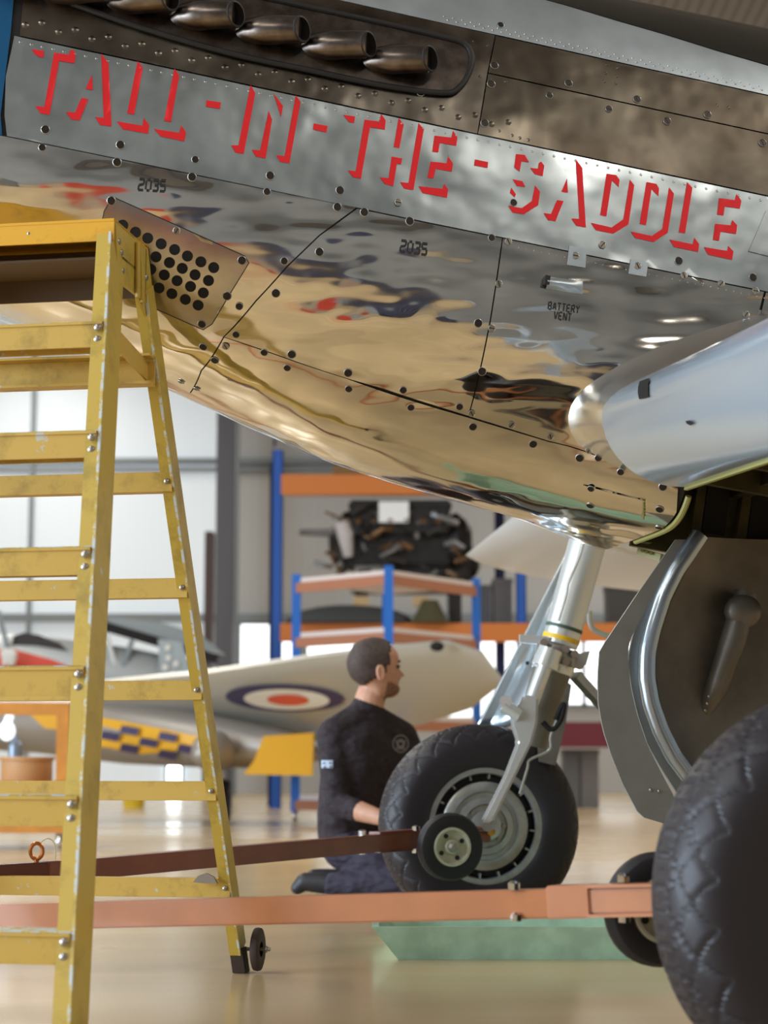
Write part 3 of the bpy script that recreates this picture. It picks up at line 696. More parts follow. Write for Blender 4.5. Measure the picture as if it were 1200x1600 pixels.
cable('brake_hose',[(868,1125),(878,1103),(881,1103),(876,1125),(862,1140),(848,1128)],.009,BLACK,leg,YL-.12)
cable('brake_pipe',[(872,1120),(860,1150),(858,1172),(828,1187),(824,1200),(812,1240)],.0045,M_ALG,leg,YL-.12)
cable('bleed_line',[(913,838),(905,870),(888,910),(884,930),(872,970)],.0055,M_WHITEL,leg,YL-.1)
cable('white_hose',[(921,955),(925,980),(945,992),(975,998)],.010,M_WHITEL,leg,YL+.1)
# leg fairing door behind the leg
b=MB(); rowsD=[]
TT=[(893,848),(737,1150)]
nD=[Vector((0,1,0))]
for q in np.linspace(0,1,12):
    xl=893+(737-893)*q; yl=848+(1150-848)*q
    row=[]
    base=P(xl,yl,6.80); ux=Vector((1,.05,.28)).normalized()
    wq=.075+.155*q
    for k in range(17):
        s_=k/16*(wq+.055)
        if s_<.055: dp=0
        else: dp=.11*math.sin(min(1,(s_-.055)/(wq))*PI)
        row.append(base+ux*s_+Vector((0,-dp,0)))
    rowsD.append(row)
b.grid(rowsD); fd=b.build('leg_fairing_door',mat('fairing_silver',(.50,.57,.62),.24,.85),mus)
sol=fd.modifiers.new('thickness','SOLIDIFY'); sol.thickness=.006
b=MB()
for q in (.5,): b.cyl(P(824,1036,6.72),P(824,1036,6.70),.007,8)
b.build('door_rivet',M_SLOT,fd)
b=MB(); b.prism([P(x,y,6.62) for x,y in ((846,1040),(893,1070),(884,1130),(868,1196),(842,1190),(838,1120))],(0,.02,0)); b.build('inner_door_plate',M_DISH,fd)
# inner clamshell door hanging on the centre line
pc=np.array(P(1000,1050,4.92)); nB=B
def D(x,y,o=0): return PP(x,y,pc,nB)+Vector(B)*o
def strip(mb,outer,inner,th,o=0):
    a=[D(x,y,o) for x,y in outer]; c_=[D(x,y,o) for x,y in inner]
    n=min(len(a),len(c_))
    for i in range(n-1): mb.prism([a[i],a[i+1],c_[i+1],c_[i]],Vector(B)*(-th))
oA=[(1050,845),(990,930),(960,975),(932,1017),(929,1060),(930,1100),(937,1140),(950,1180),(968,1225),(995,1275),(1048,1291)]
iA=[(1068,845),(1012,940),(992,975),(977,1005),(976,1030),(980,1075),(990,1118),(1006,1165),(1030,1212),(1055,1258),(1068,1290)]
def dcurve(pts,n=34):
    L=[0]
    for a,c_ in zip(pts,pts[1:]): L.append(L[-1]+math.hypot(a[0]-c_[0],a[1]-c_[1]))
    q=np.linspace(0,L[-1],n); return list(zip(np.interp(q,L,[p[0] for p in pts]),np.interp(q,L,[p[1] for p in pts])))
b=MB(); strip(b,dcurve(oA),dcurve(iA),.008,.03)
dr=b.build('wheel_well_door',M_DOORG,mus,smooth=False); dr['label']='grey curved inner wheel well door'
bead=[(1088,838),(1050,895),(1030,935),(1014,985),(1006,1020),(1005,1060),(1012,1100),(1026,1140),(1046,1180),(1072,1215),(1100,1245)]
gro=[(1066,845),(1034,890),(1010,940),(990,985),(980,1030),(986,1075),(996,1118),(1012,1165),(1036,1206),(1062,1246),(1080,1268)]
b=MB(); strip(b,dcurve(gro),dcurve(bead),.01,.005); b.build('door_flange',M_DOORG,dr,smooth=False)
b=MB(); b.tube([D(x,y,.03) for x,y in dcurve(bead,40)],.024,14); b.build('door_bead',M_BEAD,dr)
inn=[(1500,842)]*1+[(1500,1300)]
b=MB(); bd=dcurve(bead,24); rr=[]
for (x,y) in bd:
    row=[]
    for k in range(14):
        s_=k/13; X=x+(1330-x)*s_; o_=-.10*math.sin(PI*min(1,s_*1.15)*.5)**.7*(1 if 1 else 0); row.append(D(X,y,o_+.01))
    rr.append(row)
b.grid(rr); dd=b.build('door_dish',M_DISH,dr)
b=MB(); b.tube([D(1172,925,-.03),D(1150,1000,-.02),D(1128,1075,-.04),D(1112,1118,-.08)],[.03,.034,.03,.02],16); b.sphere(D(1163,955,-.01),.045,(1.1,.6,1),16); b.build('door_boss',M_DISH,dr)
b=MB()
for k in range(11):
    q=k/10; b.sphere(D(1136-28*q,1000+110*q,-.03),.0042,(1,1,1),8)
for (x,y) in ((1010,1234),(1023,1236),(1064,1216),(1071,1212),(1069,1220)): b.sphere(D(x,y,.032),.005,(1,1,1),8)
o=b.build('door_rivets',M_ALG,dr); o['kind']='stuff'
b=MB(); b.beam(P(1000,862,5.35),P(1036,872,5.30),.03,.02)
for k in range(5): b.cyl(P(1003+k*7,860+k*2,5.30),P(1003+k*7,860+k*2,5.33),.005,8)
b.build('gear_bracket',M_OLIVEL,mus)
# ================================================================= STEPLADDER
al=math.radians(10); LX=Vector((math.cos(al),-math.sin(al),0)); LY=Vector((math.sin(al),math.cos(al),0)); UZ=Vector((0,0,1))
fb=Vector(((116-600)/3000*3.42,3.42,0)); ft=P(172,352,4.18); bb_=PZ(378,1522,0); bt=P(226,455,4.395)
LWt,LWb=.56,.66
lad=thing('stepladder','yellow painted wide stepladder with chipped edges in the left foreground','ladder',(fb+LX*-.3+LY*.8)*1.0)
def rail(a,bm_,name,flip=1,rw=.030,rd=.095,th=.006):
    a=Vector(a); c_=Vector(bm_); dd_=(c_-a).normalized()
    fr=(LY-dd_*LY.dot(dd_)).normalized(); sx=LX
    b=MB(); mid=(a+c_)/2; ln=(c_-a).length
    b.obox(mid+fr*rd/2,dd_,sx,fr,ln,th,rd)                 # web (outer)
    b.obox(mid-sx*flip*(rw/2)+fr*.003,dd_,sx,fr,ln,rw,th)     # front flange
    b.obox(mid-sx*flip*(rw/2)+fr*(rd-.003),dd_,sx,fr,ln,rw,th)
    o=b.build(name,M_LAD,lad,smooth=False)
    e=MB(); e.obox(mid+fr*.001+sx*flip*.001,dd_,sx,fr,ln-.002,.006,.006); e.build('worn_edge',M_LADE,o,smooth=False)
    return o
ftL=ft-LX*LWt; fbL=fb-LX*LWb; btL=bt-LX*LWt; bbL=bb_-LX*(LWb+.1)
rail(fb,ft,'front_rail'); rail(fbL,ftL,'front_rail',-1)
fz=Vector((0,0,.06)); 
def at_z(a,c_,z): return a+(c_-a)*((z-a.z)/(c_.z-a.z))
rail(at_z(bb_,bt,.05),bt,'rear_rail',1,.026,.068); rail(at_z(bbL,btL,.05),btL,'rear_rail',-1,.026,.068)
def bolt(p,dirv,r=.0085): 
    b=MB(); b.lathe([(r,0),(r*.9,.004),(r*.5,.0065),(0,.007)],p,dirv,10); return b.build('bolt',M_BOLT,lad)
FN=LY*-1
for k,(pyr,pyb) in enumerate(((1484,1468),(1268,1252),(1064,1049),(876,860),(693,677),(521,506))):
    z=None
    # height of the step from its measured position on the rail
    lo,hi=0,1
    for _ in range(30):
        m_=(lo+hi)/2; y=projn(np.array(fb+(ft-fb)*m_))[1]
        if y>pyr: lo=m_
        else: hi=m_
    p=fb+(ft-fb)*lo; q=fbL+(ftL-fbL)*lo
    b=MB(); a=p-LX*.006; c_=q+LX*.006; hgt=.056; dpt=.095
    b.beam(a+LY*.006,c_+LY*.006,.006,hgt); b.beam(a+LY*(dpt/2)+UZ*(hgt/2-.003),c_+LY*(dpt/2)+UZ*(hgt/2-.003),dpt,.006); b.beam(a+LY*dpt,c_+LY*dpt,.006,hgt*.8)
    st=b.build('step',M_LADS,lad,smooth=False)
    e=MB(); 
    for j in range(6): e.beam(a+LY*(.012+j*.014)+UZ*(hgt/2+.001),c_+LY*(.012+j*.014)+UZ*(hgt/2+.001),.005,.004)
    e.build('tread',M_LADE,st,smooth=False)
    for dz in (.013,-.013):
        bolt(p-LX*.014+UZ*dz-LY*.003+ (ft-fb).normalized()*0,FN); bolt(q+LX*.014+UZ*dz-LY*.003,FN)
for k,py in enumerate((1388,1236,1078,918,752)):
    lo,hi=0,1
    for _ in range(30):
        m_=(lo+hi)/2; y=projn(np.array(bb_+(bt-bb_)*m_))[1]
        if y>py: lo=m_
        else: hi=m_
    p=bb_+(bt-bb_)*lo; q=bbL+(btL-bbL)*lo; b=MB(); b.beam(p+LY*.004,q+LY*.004,.005,.048); b.beam(p+LY*.022+UZ*.022,q+LY*.022+UZ*.022,.036,.005); b.beam(p+LY*.022-UZ*.022,q+LY*.022-UZ*.022,.036,.005)
    b.build('rear_brace',M_LADS,lad,smooth=False)
    bolt(p-LX*.012-LY*.002,FN,.007)
# upper rear brace with gusset
lo,hi=0,1
for _ in range(30):
    m_=(lo+hi)/2; y=projn(np.array(bb_+(bt-bb_)*m_))[1]
    if y>582: lo=m_
    else: hi=m_
p=bb_+(bt-bb_)*lo; q=bbL+(btL-bbL)*lo
b=MB(); b.beam(p-LY*.01,q-LY*.01,.006,.07); b.beam(p-LY*.03+UZ*.033,q-LY*.03+UZ*.033,.05,.006); b.beam(p-LY*.03-UZ*.033,q-LY*.03-UZ*.033,.05,.006)
b.build('spreader_brace',M_LADS,lad,smooth=False)
b=MB(); f5=at_z(fb,ft,p.z+.03)+LY*.09; b.beam(f5-LX*.02,p-LX*.02+UZ*.0,.006,.045); b.build('spreader_arm',M_LADS,lad,smooth=False)
# top cap
b=MB(); c0=ft+LX*.012; c1_=ftL-LX*.012; hh=.05
b.beam(c0+UZ*-.012-LY*.006,c1_+UZ*-.012-LY*.006,.006,hh)
b.beam(c0+LY*.12+UZ*.010,c1_+LY*.12+UZ*.010,.26,.006)
cap=b.build('top_cap',M_LADB,lad,smooth=False)
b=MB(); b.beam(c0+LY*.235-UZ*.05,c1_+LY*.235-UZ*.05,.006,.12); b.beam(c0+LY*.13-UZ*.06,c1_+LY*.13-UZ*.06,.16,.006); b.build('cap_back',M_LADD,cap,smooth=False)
b=MB(); s0=ft+LX*.006
pl=[s0+LY*.0+UZ*.012,s0+LY*.25+UZ*.012,s0+LY*.30-UZ*.10,s0+LY*.29-UZ*.17,s0+LY*.17-UZ*.12,s0+LY*.10-UZ*.12,s0+LY*.03-UZ*.12]
b.prism(pl,LX*.006); b.build('cap_side_plate',M_LAD,cap,smooth=False)
b=MB(); s1_=ftL-LX*.012; b.prism([x-s0+s1_ for x in pl],LX*.006); b.build('cap_side_plate',M_LAD,cap,smooth=False)
b=MB(); b.tube([s0+LX*.012+LY*.15+UZ*-.0,s0+LX*.014+LY*.15-UZ*.13],.006,8); b.beam(s0+LX*.010+LY*.18-UZ*.01,s0+LX*.010+LY*.20-UZ*.13,.02,.006,up=LX); b.build('hinge_strap',M_LAD,cap)
for (u,v) in ((.03,-.03),(.05,-.05),(.06,-.09),(.20,-.03),(.24,-.06),(.25,-.11),(.21,-.08)):
    p=s0+LX*.006+LY*u+UZ*v; b=MB(); b.lathe([(.008,0),(.006,.003),(0,.004)],p,LX,10); b.build('plate_rivet',M_BOLT,cap)
p=c0-LX*.20-LY*.009-UZ*.012; b=MB(); b.lathe([(.004,0),(0,.003)],p,FN,8); b.build('cap_rivet',M_BOLT,cap)
# feet and wheels
for s_,(q,qq) in ((1,(bb_,bt)),(-1,(bbL,btL))):
    b=MB(); d_=(qq-q).normalized(); m0=q-LX*s_*.012+LY*.02; b.obox(m0+UZ*.035,d_,LX,LY,.075,.034,.052)
    for i in range(len(b.v)): b.v[i].z=max(0,b.v[i].z)
    b.build('rubber_foot',M_RUBR,lad,smooth=False)
    wc=q+LX*s_*.035+LY*.03+UZ*.062; b=MB(); 
    b.lathe([(.02,-.010),(.046,-.011),(.055,-.008),(.057,0),(.055,.008),(.046,.011),(.02,.010)],wc,LX,28); wv=b.build('caster_wheel',M_RUBR,lad)
    b=MB(); b.cyl(wc-LX*.04*s_,wc+LX*.034*s_,.005,8); b.cyl(wc+LX*.022*s_,wc+LX*.026*s_,.009,8); b.build('axle',M_BOLT,wv)
b=MB(); p=at_z(bb_,bt,.255)-LX*.055-LY*.006; b.prism([p+LX*x+UZ*z for x,z in ((-.035,-.01),(-.02,.008),(0,.014),(.02,.005),(.03,-.012),(0,-.012))],LY*-.012); b.build('latch_plate',M_BOLT,lad)
for q in (fb,fbL):
    b=MB(); b.obox(q+UZ*.02+LY*.05,LX,LY,UZ,.04,.10,.04); b.build('rubber_foot',M_RUBR,lad,smooth=False)
# ================================================================= TOW ARMS
def small_wheel(c,ax,R,W,parent):
    ax=Vector(ax).normalized(); b=MB()
    b.lathe([(R*.56,-W*.35),(R*.6,-W*.5),(R*.8,-W*.52),(R*.93,-W*.42),(R,-W*.15),(R,W*.15),(R*.93,W*.42),(R*.8,W*.52),(R*.6,W*.5),(R*.56,W*.35)],c,ax,40)
    t=b.build('jockey_tyre',M_TYRES,parent)
    b=MB(); b.lathe([(R*.60,-W*.4),(R*.60,W*.42),(R*.56,W*.52),(R*.50,W*.52),(R*.46,W*.30),(R*.24,W*.22),(R*.2,W*.5),(0,W*.5)],c,ax,32); b.build('jockey_rim',M_RIMC,t)
    b=MB(); b.lathe([(R*.17,W*.4),(R*.15,W*.6),(R*.07,W*.7),(0,W*.7)],c,ax,12); b.build('hub_nut',M_BOLT,t)
    u=UZ; v=ax.cross(u)
    for k in range(4):
        a=k*PI/2+.5; q=c+(u*math.cos(a)+v*math.sin(a))*R*.36+ax*W*.27; b=MB(); b.cyl(q,q+ax*.003,R*.07,10); b.build('rim_hole',M_SLOT,t)
    return t
def bolts_on(arm,pts,Y,r=.010,parent=None):
    for (x,y) in pts:
        p=P(x,y,Y); b=MB(); b.cyl(p-UZ*.010,p+UZ*.010,r,8); b.build('bolt',M_CHROME,parent)
# far arm
ay=tag(thing('towing_arm','dark red-brown towing arm running to the far main wheel','towing arm',(-.5,5.6,0)),'dark red-brown towing arm running to the far main wheel','towing arm','towing arms')
pA=P(-260,1384,4.95); pB=P(86,1362,5.33); pC=P(655,1311,6.35); pD=P(757,1302,6.47)
b=MB(); b.beam(pB,pC,.05,.055); fa=b.build('arm_beam',M_BARF,ay,bevel=.003)
b=MB(); b.beam(pA,P(72,1363,5.30),.05,.058); b.build('arm_rear_section',mat('deep_brown_paint',(.12,.035,.025),.4),ay,bevel=.003)
b=MB(); b.beam(P(66,1363,5.29),P(100,1361,5.35),.056,.060); b.build('joint_sleeve',M_BARF,ay,bevel=.003)
b=MB(); b.beam(P(585,1316,6.22),pC,.058,.066); b.build('end_sleeve',M_BARF,ay,bevel=.003)
b=MB(); b.beam(P(738,1296,6.40),P(768,1293,6.42),.05,.012); b.beam(P(735,1309,6.40),P(765,1306,6.42),.02,.035); b.build('clevis',M_BARF,ay,bevel=.002)
b=MB(); b.beam(pC,P(745,1303,6.42),.04,.05); b.build('arm_tip',M_BARF,ay)
b=MB(); b.cyl(P(768,1300,6.36),P(768,1300,6.5),.013,12); b.build('hub_pin',mat('brass',(.62,.36,.05),.35,.7),ay)
cw=P(703,1323,6.24); small_wheel(cw,(.28,-1,0),.108,.062,ay)
b=MB(); b.cyl(cw,cw+Vector((-.05,.2,0)),.01,8); b.cyl(P(650,1293,6.33),P(650,1333,6.33),.009,8); b.build('swivel_bolt',M_BOLT,ay)
for (x,y) in ((650,1294),(650,1329),(566,1301),(566,1331)): 
    p=P(x,y,6.3 if x>600 else 6.18); b=MB(); b.lathe([(.013,-.008),(.013,.006),(.006,.010),(0,.010)],p,(0,0,1),8); b.build('bolt',M_CHROME,ay)
# eye pin on the joint
pe=P(57,1330,5.28); b=MB(); ring=[pe+Vector((math.cos(a)*.017,0,math.sin(a)*.021)) for a in [k*2*PI/20 for k in range(21)]]
b.tube(ring,.0055,8,cap=False); b.cyl(pe-UZ*.022,pe-UZ*.05,.007,8); b.build('eye_pin',M_COPPER,ay)
cable('pin_lanyard',[(64,1316),(74,1310),(84,1316),(87,1332),(86,1344)],.0013,mat('lanyard_wire',(.6,.55,.35),.4,.4),ay,5.28)
# near arm
an=tag(thing('towing_arm','bright orange-brown towing arm crossing the foreground to the near main wheel','towing arm',(.1,3.7,0)),'bright orange-brown towing arm crossing the foreground to the near main wheel','towing arm','towing arms')
qA=P(-330,1441,4.30); qB=P(865,1411,3.62); qC=P(1060,1405,3.50)
b=MB(); b.beam(qA,qB,.05,.053); b.build('arm_beam',M_BAR,an,bevel=.003)
b=MB(); b.beam(P(862,1409,3.62),P(930,1407,3.58),.056,.060); b.build('end_sleeve',M_BAR,an,bevel=.003)
b=MB(); b.beam(P(926,1407,3.58),P(1300,1399,3.36),.042,.046); b.build('arm_tip',M_BAR,an,bevel=.003)
b=MB(); b.beam(P(926,1384,3.58),P(1075,1381,3.49),.056,.006); b.beam(P(926,1430,3.58),P(1075,1427,3.49),.056,.006); b.build('end_fork',M_BAR,an)
for (x,y,Y) in ((974,1373,3.55),(976,1436,3.55),(803,1385,3.62),(807,1434,3.62)):
    b=MB(); b.lathe([(.011,-.006),(.011,.006),(.006,.010),(0,.010)],P(x,y,Y),(0,0,1),8); b.build('bolt',M_CHROME,an)
cn=P(1040,1427,3.56)+Vector((0,.10,0)); small_wheel(cn,(.28,-1,0),.106,.062,an)
b=MB(); b.cyl(cn,P(1040,1407,3.5),.01,8); b.build('axle',M_BOLT,an)
# ================================================================= GREEN TRAY
z1=.092; y0,y1=5.54,6.30
xl_t=P(581,1440,y0)[0]; xl_b=P(622,1490,y0)[0]; xr=1.02
b=MB(); T0=[(xl_t,y0-.02),(xr+.06,y0-.02),(xr+.06,y1),(xl_t,y1)]; B0=[(xl_b,y0),(xr,y0),(xr,y1-.05),(xl_b,y1-.05)]
vs=[(x,y,z1) for x,y in T0]+[(x,y,0) for x,y in B0]+[(x+(.02 if x<.5 else -.02),y+(.02 if y<6 else -.02),z1) for x,y in T0]+[(x+(.02 if x<.5 else -.02),y+(.02 if y<6 else -.02),.01) for x,y in B0]
fs=[(0,1,5,4),(1,2,6,5),(2,3,7,6),(3,0,4,7),(4,5,6,7),(0,8,9,1),(1,9,10,2),(2,10,11,3),(3,11,8,0),(8,12,13,9),(9,13,14,10),(10,14,15,11),(11,15,12,8),(12,15,14,13)]
b.add(vs,fs); o=b.build('drip_tray',M_GREEN,smooth=False); tag(o,'mint green flared drip tray on the floor in front of the far wheel','tray')
# ================================================================= PERSON
M_SKIN=mat('skin',(.62,.33,.22),.5,var=.15,vs=30); M_SHIRT=mat('dark_sweatshirt',(.026,.018,.024),.85,bump=.9,bs=9,bd=.05,stretch=(1,1,1.8))
M_TROU=mat('navy_work_trousers',(.034,.029,.050),.85,bump=.9,bs=9,bd=.05,stretch=(1,1,2)); M_HAIR=mat('brown_hair',(.075,.05,.042),.7,var=.4,vs=60,bump=.6,bs=160,bd=.002)
M_STUB=mat('stubble',(.30,.155,.095),.7,var=.35,vs=120); M_SHOE=mat('dark_shoe',(.02,.02,.025),.5)
YM=8.0
man=thing('person','man in dark sweatshirt and navy work trousers kneeling behind the far wheel','person',PZ(560,1395,0))
def caps(joints,edges,name='tmp',vox=.008,sm=6,extra=()):
    b=MB()
    for i,j in edges:
        (a,ra),(c_,rc)=joints[i],joints[j]
        if (c_-a).length>1e-4: b.tube([a+(c_-a)*k/4 for k in range(5)],[ra+(rc-ra)*k/4 for k in range(5)],16)
    for a,ra in joints: b.sphere(a,ra,(1,1,1),16)
    for V,F in extra: b.add(V,F)
    o=b.build(name,M_SKIN,None); l=o.location.copy()
    m=o.modifiers.new('r','REMESH'); m.mode='VOXEL'; m.voxel_size=vox; m.use_smooth_shade=True
    m=o.modifiers.new('s','SMOOTH'); m.iterations=sm; m.factor=.6
    dg=bpy.context.evaluated_depsgraph_get(); r=bpy.data.meshes.new_from_object(o.evaluated_get(dg))
    V=[v.co+l for v in r.vertices]; F=[tuple(p.vertices) for p in r.polygons]; bpy.data.objects.remove(o); return V,F
def J(x,y,Y): return P(x,y,Y)
pel=J(546,1308,8.02); sp=J(548,1245,8.02); ch=J(570,1178,8.03); nb_=J(571,1122,8.03); nk=J(578,1094,8.03); hd_=J(588,1060,8.04)
shR=J(520,1148,7.90); elR=J(525,1256,7.80); wrR=J(602,1280,7.66); haR=J(628,1284,7.58)
shL=J(628,1150,8.17); elL=J(668,1238,8.1); wrL=J(650,1292,7.85); haL=J(648,1305,7.75)
hiR=J(545,1322,7.93); knR=J(655,1368,7.78); anR=J(520,1373,7.88); toR=J(492,1368,7.9)
hiL=J(552,1322,8.12); knL=J(670,1368,8.22); anL=J(535,1373,8.15); toL=J(506,1368,8.15)
for v,z in ((knR,.075),(knL,.075),(anR,.06),(anL,.06),(toR,.05),(toL,.05)): v.z=z
def hand(w,h,side):
    js=[];ed=[]; d_=(h-w).normalized(); up=Vector((0,0,1)); sd=d_.cross(up).normalized()
    palm=w+d_*.05; js+=[(w,.026),(palm,.030),(w+d_*.085,.024)]; ed+=[(0,1),(1,2)]
    for k in range(4):
        ln=(.07,.08,.075,.06)[k]; o_=up*(.028-.019*k); i=len(js)
        a=w+d_*.085+o_; js+=[(a,.010),(a+d_*ln*.5-sd*side*.012,.009),(a+d_*ln*.8-sd*side*.04,.008)]; ed+=[(2,i),(i,i+1),(i+1,i+2)]
    i=len(js); js+=[(w+d_*.035+up*.03,.011),(w+d_*.07+up*.055-sd*side*.015,.010),(w+d_*.10+up*.06-sd*side*.03,.008)]; ed+=[(1,i),(i,i+1),(i+1,i+2)]
    return js,ed
arm_j=[(shR,.055),(elR,.042),(elR+(wrR-elR)*.35,.045),(wrR,.029),(shL,.055),(elL,.042),(wrL,.029)]
bj=[(pel,.12),(sp,.11),(ch,.095),(nb_,.068),(nk,.064),(hd_,.055)]+arm_j+[(hiR,.075),(knR,.055),(anR,.034),(toR,.022),(hiL,.075),(knL,.055),(anL,.034),(toL,.022)]
be=[(0,1),(1,2),(2,3),(3,4),(4,5),(2,6),(6,7),(7,8),(8,9),(2,10),(10,11),(11,12),(0,13),(13,14),(14,15),(15,16),(0,17),(17,18),(18,19),(19,20)]
for w_,h_2,s_ in ((wrR,haR,1),(wrL,haL,-1)):
    js,ed=hand(w_,h_2,s_); n_=len(bj); bj+=js; be+=[(a+n_,c_+n_) for a,c_ in ed]
body_parts=[]
# head
fw=Vector((.93,.34,.10)).normalized(); lf=Vector((0,0,1)).cross(fw).normalized(); hu=fw.cross(lf).normalized()
HS=1.06; h0=P(601,1091,8.03)-fw*.03   # chin level on the ear axis
zs=[0,.01,.02,.032,.044,.052,.058,.064,.072,.080,.088,.098,.108,.118,.128,.138,.15,.165,.18,.195,.21,.222,.231,.236]
fr=[.062,.082,.09,.094,.086,.088,.094,.091,.090,.092,.092,.090,.089,.089,.094,.098,.098,.096,.09,.080,.064,.045,.025,.002]
bk=[.0,.015,.025,.034,.044,.050,.055,.060,.070,.080,.088,.094,.098,.101,.103,.104,.104,.101,.095,.086,.072,.055,.032,.002]
wd=[.026,.040,.048,.054,.058,.060,.061,.063,.065,.067,.069,.071,.072,.073,.074,.075,.076,.076,.073,.067,.057,.043,.025,.002]
def head_pt(i,a,off=0):
    z=zs[i]; f_,k_,w_=fr[i],bk[i],wd[i]
    ca,sa=math.cos(a),math.sin(a); L=(f_ if ca>0 else k_); e=.85
    x=L*math.copysign(abs(ca)**e,ca); y=w_*math.copysign(abs(sa)**e,sa)
    r=math.hypot(x,y); nz=math.exp(-(sa/.2)**2) if ca>0 else 0
    bump=0
    if .068<z<.13: bump=.032*nz*max(0,1-abs(z-.080)/.014 if z<.080 else 1-(z-.080)/.052)
    if .108<z<.13 and ca>0: bump-=.010*math.exp(-((abs(sa)-.38)/.16)**2)
    x+=bump+off*ca; y+=off*sa
    return h0+(fw*x+lf*y+hu*z)*HS
na=40
Vh=[head_pt(i,2*PI*k/na) for i in range(len(zs)) for k in range(na)]
Fh=[(i*na+k,i*na+(k+1)%na,(i+1)*na+(k+1)%na,(i+1)*na+k) for i in range(len(zs)-1) for k in range(na)]+[tuple(range(na))[::-1],tuple((len(zs)-1)*na+k for k in range(na))]
body_parts.append((Vh,Fh))
for s_ in (-1,1):
    e=MB(); c_=h0+(lf*s_*.075+fw*-.008+hu*.100)*HS
    e.tube([c_+(fw*(.014*math.cos(a))+hu*(.028*math.sin(a))+lf*s_*.008)*1 for a in [k*PI/8 for k in range(17)]],.007,8,cap=False); e.sphere(c_,.016,(.9,.6,1.4),10)
    body_parts.append((e.v,e.f))
bV,bF=caps(bj,be,'body_raw',.005,2,body_parts)
bo=MB().add(bV,bF).build('body',M_SKIN,man,ang=180); nm_=bo.data
nm_.materials.append(M_STUB)
bq_=bmesh.new(); bq_.from_mesh(nm_); seen=set(); comps=[]
for v in bq_.verts:
    if v in seen: continue
    st_=[v]; cp=[]; seen.add(v)
    while st_:
        u_=st_.pop(); cp.append(u_)
        for e_ in u_.link_edges:
            o_=e_.other_vert(u_)
            if o_ not in seen: seen.add(o_); st_.append(o_)
    comps.append(cp)
comps.sort(key=len); print('BODY',[len(c_) for c_ in comps])
bmesh.ops.delete(bq_,geom=[v for c_ in comps[:-1] for v in c_],context='VERTS'); bq_.to_mesh(nm_); bq_.free()
for p in nm_.polygons:       # stubble and moustache
    q=(p.center+WL[bo]-h0)/HS; x,y,z=q.dot(fw),q.dot(lf),q.dot(hu)
    if -.01<z<.062 and x>.015+ .25*max(0,z-.02) and z<.035+.45*max(0,.095-x)+ (0.012 if x>.07 and abs(y)<.03 else 0) or (.062<z<.074 and x>.08 and abs(y)<.03): p.material_index=1
    p.use_smooth=True
# hair shell
hm=MB(); keep=[]
for i in range(len(zs)-1):
    for k in range(na):
        a=2*PI*(k+.5)/na; ca=math.cos(a); z=(zs[i]+zs[i+1])/2
        if ca>.55: ok=z>.205
        elif ca>.25: ok=z>.165+ (ca-.25)*.12
        elif ca>-.02: ok=z>.128 
        elif ca>-.12: ok=z>.095
        else: ok=z>.058+ .03*(ca+1)
        if ca>-.05 and ca<.12 and .098<z: ok=True
        if ok: keep.append((i,k))
ks=set(keep)
for i,k in keep:
    vs=[head_pt(i,2*PI*k/na,.007),head_pt(i,2*PI*(k+1)/na,.007),head_pt(i+1,2*PI*(k+1)/na,.007),head_pt(i+1,2*PI*k/na,.007)]
    if i+1>=len(zs)-4: 
        for j in (2,3): vs[j]+=hu*.007
    if i>=len(zs)-4:
        for j in (0,1): vs[j]+=hu*.007
    hm.add(vs,[(0,1,2,3)])
ho=hm.build('hair',M_HAIR,man); sl=ho.modifiers.new('s','SOLIDIFY'); sl.thickness=.007; sl.offset=-1
eb=MB()
for s_ in (-1,1): eb.tube([h0+(fw*.099+lf*s_*.012+hu*.136)*HS,h0+(fw*.096+lf*s_*.03+hu*.14)*HS,h0+(fw*.082+lf*s_*.05+hu*.135)*HS],.004,6)
eb.build('eyebrows',M_HAIR,man)
for s_ in (-1,1): MB().sphere(h0+(fw*.084+lf*s_*.033+hu*.119)*HS,.011,(1,1,.7),10).build('eye',mat('eye_dark',(.05,.04,.04),.3),man)
# sweatshirt and trousers: slightly larger shells
cuR=elR+(wrR-elR)*.42; cuL=elL+(wrL-elL)*.5
cR_=J(552,1180,7.95); cL_=J(600,1185,8.12); bR_=J(540,1270,7.95); bL_=J(580,1275,8.10); hR_=J(538,1305,7.97); hL_=J(585,1305,8.08)
sj=[(cR_,.130),(cL_,.128),(bR_,.118),(bL_,.115),(hR_,.112),(hL_,.105),(J(569,1128,8.03),.092),(J(573,1110,8.03),.074),(shR,.068),(elR+(shR-elR)*.5,.062),(elR,.052),(cuR,.047),(shL,.066),(elL+(shL-elL)*.5,.06),(elL,.052),(cuL,.046)]
se=[(0,1),(0,2),(1,3),(2,3),(0,3),(1,2),(2,4),(3,5),(4,5),(0,6),(1,6),(6,7),(0,8),(6,8),(8,9),(9,10),(10,11),(1,12),(6,12),(12,13),(13,14),(14,15)]
V,F=caps(sj,se,'shirt_raw',.009,7); so_=MB().add(V,F).build('sweatshirt',M_SHIRT,man,ang=180)
tj=[(pel+Vector((0,0,-.02)),.125),(hiR,.10),((hiR+knR)/2,.085),(knR,.066),((knR+anR)/2,.064),(anR,.05),(hiL,.10),((hiL+knL)/2,.085),(knL,.066),((knL+anL)/2,.064),(anL,.05)]
V,F=caps(tj,[(0,1),(1,2),(2,3),(3,4),(4,5),(0,6),(6,7),(7,8),(8,9),(9,10)],'trouser_raw',.009,6)
for v in V: v.z=max(v.z,.002)
MB().add(V,F).build('trousers',M_TROU,man,ang=180)
